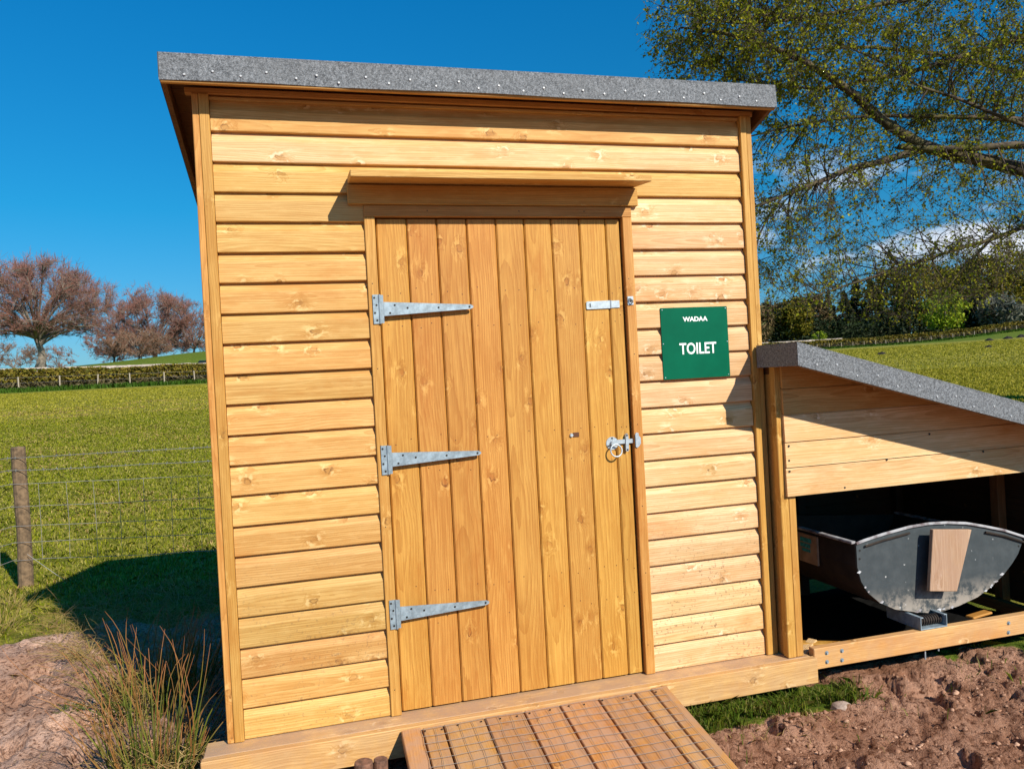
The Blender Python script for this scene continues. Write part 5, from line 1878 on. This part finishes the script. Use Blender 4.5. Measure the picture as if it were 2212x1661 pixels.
# ------------------------------------------------------------------ big tree at the right
LIMBS = [
    # (points u, v, depth), start radius, end radius
    ([(2760, 600, 12.8), (2560, 470, 12.7), (2380, 402, 12.6), (2212, 366, 12.5), (2130, 344, 12.45), (2050, 331, 12.4), (1985, 308, 12.35), (1932, 276, 12.3), (1888, 246, 12.2), (1860, 214, 12.1), (1800, 172, 11.9), (1735, 132, 11.7), (1650, 96, 11.5), (1560, 70, 11.3), (1470, 60, 11.1)], 0.20, 0.012),
    ([(2010, 318, 12.4), (1940, 340, 12.3), (1890, 352, 12.2), (1830, 366, 12.1), (1760, 398, 11.9), (1690, 424, 11.7), (1620, 452, 11.6), (1540, 470, 11.5)], 0.065, 0.010),
    ([(2560, 300, 12.9), (2380, 262, 12.8), (2212, 258, 12.7), (2100, 253, 12.7), (2000, 250, 12.6), (1900, 250, 12.6), (1810, 256, 12.5), (1700, 275, 12.4), (1600, 300, 12.3)], 0.085, 0.010),
    ([(2600, -20, 13.2), (2400, 20, 13.1), (2212, 76, 13.0), (2100, 116, 12.9), (1990, 150, 12.8), (1900, 168, 12.7), (1800, 192, 12.6), (1690, 190, 12.4), (1580, 170, 12.2)], 0.085, 0.010),
    ([(2560, 380, 12.2), (2380, 330, 12.1), (2212, 268, 12.0), (2130, 236, 12.0), (2060, 206, 11.9), (1985, 186, 11.8), (1900, 130, 11.7), (1800, 90, 11.6)], 0.07, 0.008),
    ([(2400, 350, 12.0), (2212, 312, 12.1), (2100, 320, 12.2), (2010, 322, 12.3), (1940, 318, 12.3)], 0.07, 0.045),
    ([(2640, 520, 13.4), (2420, 455, 13.2), (2212, 486, 13.0), (2150, 512, 12.9), (2080, 532, 12.8), (2000, 560, 12.6), (1900, 592, 12.4), (1810, 622, 12.2), (1720, 655, 12.0)], 0.065, 0.008),
    ([(2580, -160, 12.6), (2400, -120, 12.5), (2200, -40, 12.3), (2050, -20, 12.1), (1880, 10, 11.9), (1720, 40, 11.6), (1580, 50, 11.3), (1450, 20, 11.0)], 0.08, 0.008),
    ([(2150, 505, 12.9), (2100, 560, 13.0), (2060, 600, 13.1), (2030, 650, 13.1)], 0.03, 0.006),
    ([(1690, 424, 11.7), (1650, 480, 11.6), (1630, 540, 11.5), (1640, 600, 11.4)], 0.02, 0.005),
    ([(2400, 150, 14.2), (2212, 160, 14.2), (2050, 120, 14.1), (1880, 100, 14.0), (1700, 110, 13.8), (1560, 140, 13.6)], 0.06, 0.007),
    ([(2500, -300, 13.5), (2250, -240, 13.3), (2000, -180, 13.0), (1750, -120, 12.7), (1550, -90, 12.4)], 0.07, 0.007),
    ([(2900, 100, 13), (3050, -100, 13), (3150, -250, 13)], 0.10, 0.02),
]


def big_tree():
    g = np.random.default_rng(901)
    tb = at(2830, 1200, 12.9)
    tb[2] = float(base_height(tb[0], tb[1]))
    t = thing('birch_tree', 'big spreading tree with fresh green leaves overhanging the shed roof', 'tree', tuple(tb))
    m = MB()
    tops = at(2800, -500, 13.0)
    tp = [tuple(tb + (tops - tb) * q + np.array([0.12 * math.sin(q * 5), 0, -0.3 * (q == 0)])) for q in np.linspace(0, 1, 10)]
    m.tube(tp, [0.42 * (1.25 if i == 0 else 1) * (1 - 0.07 * i) for i in range(10)], 14)
    m.build('trunk', M['bark'], t, tuple(tb), smooth=True)
    skel, srad = [], []
    for pts, ra, rb in LIMBS:
        P = np.array([at(*p) for p in pts])
        # start on the trunk axis when the limb begins out of frame
        if pts[0][0] > 2480 and pts[0][0] < 2880:
            P = np.vstack([[np.array(tp[int(np.argmin([abs(q[2] - P[0][2] + 0.8) for q in tp]))])], P])
        # smooth resample
        L = np.concatenate([[0], np.cumsum(np.linalg.norm(np.diff(P, axis=0), axis=1))])
        s = np.linspace(0, L[-1], max(8, int(L[-1] / 0.12)))
        Q = np.stack([np.interp(s, L, P[:, k]) for k in range(3)], 1)
        for _ in range(3):
            Q[1:-1] = (Q[:-2] + 2 * Q[1:-1] + Q[2:]) / 4
        Q[1:-1] += np.cumsum(g.normal(0, 0.006, Q[1:-1].shape), axis=0) * np.linspace(1, 0, len(Q) - 2)[:, None]
        rr = rb + (ra - rb) * (1 - s / L[-1]) ** 0.9
        mm = MB()
        mm.tube([tuple(q) for q in Q], list(rr * (1 + 0.06 * np.sin(s * 17))), 9)
        mm.build('limb', M['bark'], t, tuple(Q[0]), smooth=True)
        skel.append(Q)
        srad.append(rr)
    SK = np.concatenate(skel)
    SR = np.concatenate(srad)
    # crown volume as ellipsoids placed in the air
    ELL = [  # centre (u,v,depth), radii in m (across, deep, up), weight
        ((1950, 60, 12.4), (3.2, 2.2, 1.9), 2.4),
        ((1640, 60, 11.6), (1.7, 1.5, 1.15), 1.3),
        ((1520, 20, 11.3), (1.05, 1.0, 0.85), 0.30),
        ((2150, 150, 13.2), (2.4, 2.0, 1.7), 1.2),
        ((1720, 330, 12.0), (1.35, 1.4, 1.35), 0.60),
        ((1700, 540, 12.0), (0.95, 1.3, 1.0), 0.55),
        ((2000, 420, 12.6), (2.3, 1.5, 1.2), 0.75),
        ((1960, 590, 12.7), (1.8, 1.4, 0.75), 0.55),
        ((2160, 560, 13.2), (1.1, 1.2, 0.9), 0.22),
        ((2350, 300, 13.5), (2.2, 2.2, 2.4), 0.6),
        ((2600, -100, 13.5), (3.0, 2.6, 2.6), 0.6),
        ((2000, -350, 12.8), (3.6, 2.6, 1.8), 0.6),
    ]
    w = np.array([e[2] for e in ELL])
    w = w / w.sum()

    def sample(n):
        k = g.choice(len(ELL), n, p=w)
        d = g.normal(0, 1, (n, 3))
        d /= np.linalg.norm(d, axis=1, keepdims=True)
        d *= g.uniform(0, 1, n)[:, None] ** 0.42
        out = np.zeros((n, 3))
        for i in range(n):
            c = at(*ELL[k[i]][0])
            ra = ELL[k[i]][1]
            out[i] = c + r2 * d[i, 0] * ra[0] + f2 * d[i, 1] * ra[1] + np.array([0, 0, 1]) * d[i, 2] * ra[2]
        return out
    trunkp = at(2780, 250, 12.9)

    T1 = sample(760)
    p1 = shoots(T1, SK, SR, trunkp, 0.012, 0.10, 2.4, 0.9, g, 0.20)
    SK2 = np.concatenate([SK] + [p[0] for p in p1])
    SR2 = np.concatenate([SR] + [p[1] for p in p1])
    T2 = sample(5200)
    T2[:, 2] -= 0.12
    p2 = shoots(T2, SK2, SR2, trunkp, 0.0062, 0.16, 0.95, 0.8, g, 0.16)
    P0 = np.concatenate([p[0][:-1] for p in p1]); P1 = np.concatenate([p[0][1:] for p in p1])
    R0 = np.concatenate([p[1][:-1] for p in p1]); R1 = np.concatenate([p[1][1:] for p in p1])
    V, F = seg_prisms(P0, P1, np.maximum(R0, 0.004), np.maximum(R1, 0.004), 5)
    o = link('branchlets', np_mesh('branchlets', V - tb, F, None, True), M['twig'], t, tuple(tb))
    tag(o, kind='stuff')
    P0 = np.concatenate([p[0][:-1] for p in p2]); P1 = np.concatenate([p[0][1:] for p in p2])
    R0 = np.concatenate([p[1][:-1] for p in p2]); R1 = np.concatenate([p[1][1:] for p in p2])
    V, F = seg_prisms(P0, P1, np.maximum(R0, 0.0030), np.maximum(R1, 0.0026), 3)
    o = link('twigs', np_mesh('twigs', V - tb, F), M['twig'], t, tuple(tb))
    tag(o, kind='stuff')
    # side twiglets hanging from the twigs, then leaves along them
    allp = np.concatenate([p[0][1:] for p in p2])
    k = g.integers(0, len(allp), 34000)
    S0 = allp[k]
    d = g.normal(0, 1, (len(S0), 3)) * 0.7 + np.array([0, 0, -0.45]) + (-r2) * 0.35
    d /= np.linalg.norm(d, axis=1, keepdims=True)
    S1 = S0 + d * g.uniform(0.08, 0.30, len(S0))[:, None]
    V, F = seg_prisms(S0, S1, np.full(len(S0), 0.0024), np.full(len(S0), 0.0018), 3)
    o = link('twiglets', np_mesh('twiglets', V - tb, F), M['twig'], t, tuple(tb))
    tag(o, kind='stuff')
    nl = 108000
    k = g.integers(0, len(S0), nl)
    LP = S0[k] + (S1[k] - S0[k]) * g.uniform(0.1, 1.08, nl)[:, None] + g.normal(0, 0.014, (nl, 3))
    # leafier towards the top, thinner in the lower spray
    topf = smooth(LP[:, 2], 3.4, 5.6)
    keep = g.uniform(0, 1, nl) < 0.42 + 0.58 * topf
    LP = LP[keep]
    me = quads('leaves', LP, g.uniform(0.030, 0.060, len(LP)), g, tb)
    o = link('leaves', me, M['leaf'], t, tuple(tb))
    tag(o, kind='stuff')
    return t


big_tree()

# ------------------------------------------------------------------ molehills and the far car


def ray_ground(u, v):
    d = CM @ np.array([(u - 1106) / FPX, 1, -(v - 830.5) / FPX])
    lo, hi = 5.0, 160.0
    f = lambda t: CAM[2] + d[2] * t - float(base_height(CAM[0] + d[0] * t, CAM[1] + d[1] * t))
    ts = np.linspace(8, 160, 1200)
    for a, b in zip(ts[:-1], ts[1:]):
        if f(a) > 0 >= f(b):
            return CAM + d * (a + b) / 2, (a + b) / 2
    return CAM + d * 110, 110


for i, (u, v, wpx, lab) in enumerate((
        (1905, 768, 26, 'widest dark molehill nearest the lean-to roof'),
        (2137, 751, 19, 'dark molehill in front of the group by the hedge'),
        (2137, 736, 18, 'dark molehill directly behind another near the hedge'),
        (2177, 732, 20, 'dark molehill second from the right frame edge'),
        (2206, 729, 22, 'dark molehill cut by the right frame edge'))):
    p, D = ray_ground(u, v)
    w = wpx * D / FPX / 2
    g = np.random.default_rng(950 + i)
    nr, na = 8, 22
    V = []
    for a in range(nr + 1):
        rr = a / nr
        for b in range(na):
            an = 2 * math.pi * b / na
            k = 1 + 0.18 * math.sin(3 * an + i) + 0.1 * math.sin(5 * an + 2 * i)
            V.append((w * rr * k * math.cos(an), w * rr * k * math.sin(an), 0.62 * w * (1 - rr ** 1.7) + (g.normal(0, .05 * w) if 0 < a < nr else 0) - 0.04 * (a == nr)))
    F = [(a * na + b, a * na + (b + 1) % na, (a + 1) * na + (b + 1) % na, (a + 1) * na + b) for a in range(nr) for b in range(na)]
    o = link('molehill', np_mesh('molehill', V, F, None, False), M['molesoil'], None, (p[0], p[1], float(base_height(p[0], p[1])) - 0.02))
    tag(o, lab, 'molehill', 'molehills in the right hand field')

cp = at(462, 790, 92)
cp[2] = at(462, 778.5, 92)[2] - 1.45
car = thing('parked_car', 'teal car roof showing above the far wall beside the shed post', 'car', tuple(cp))
cr_ = Matrix.Rotation(-0.25, 3, 'Z')


def carpart(name, prof, w, mat):
    m = MB().prism(prof, 'y', -w / 2, w / 2)
    m.v = [tuple(cr_ @ Vector(p) + Vector(cp)) for p in m.v]
    m.build(name, mat, car, tuple(cp), bevel=0.04)


carpart('body', [(-2.0, 0.3), (2.0, 0.3), (2.05, 0.75), (1.1, 0.92), (-1.95, 0.95), (-2.05, 0.7)], 1.7, M['car'])
carpart('cabin', [(-1.85, 0.93), (0.95, 0.91), (0.25, 1.40), (-1.5, 1.45)], 1.5, M['glass'])
carpart('roof', [(-1.5, 1.452), (0.25, 1.402), (0.15, 1.45), (-1.4, 1.50)], 1.48, M['car'])
for x in (-1.25, 1.3):
    for y in (-0.8, 0.8):
        a = cr_ @ Vector((x, y - 0.1, 0.31)) + Vector(cp)
        b = cr_ @ Vector((x, y + 0.1, 0.31)) + Vector(cp)
        MB().tube([a, b], 0.31, 14).build('wheel', M['tyre'], car, tuple((a + b) / 2))
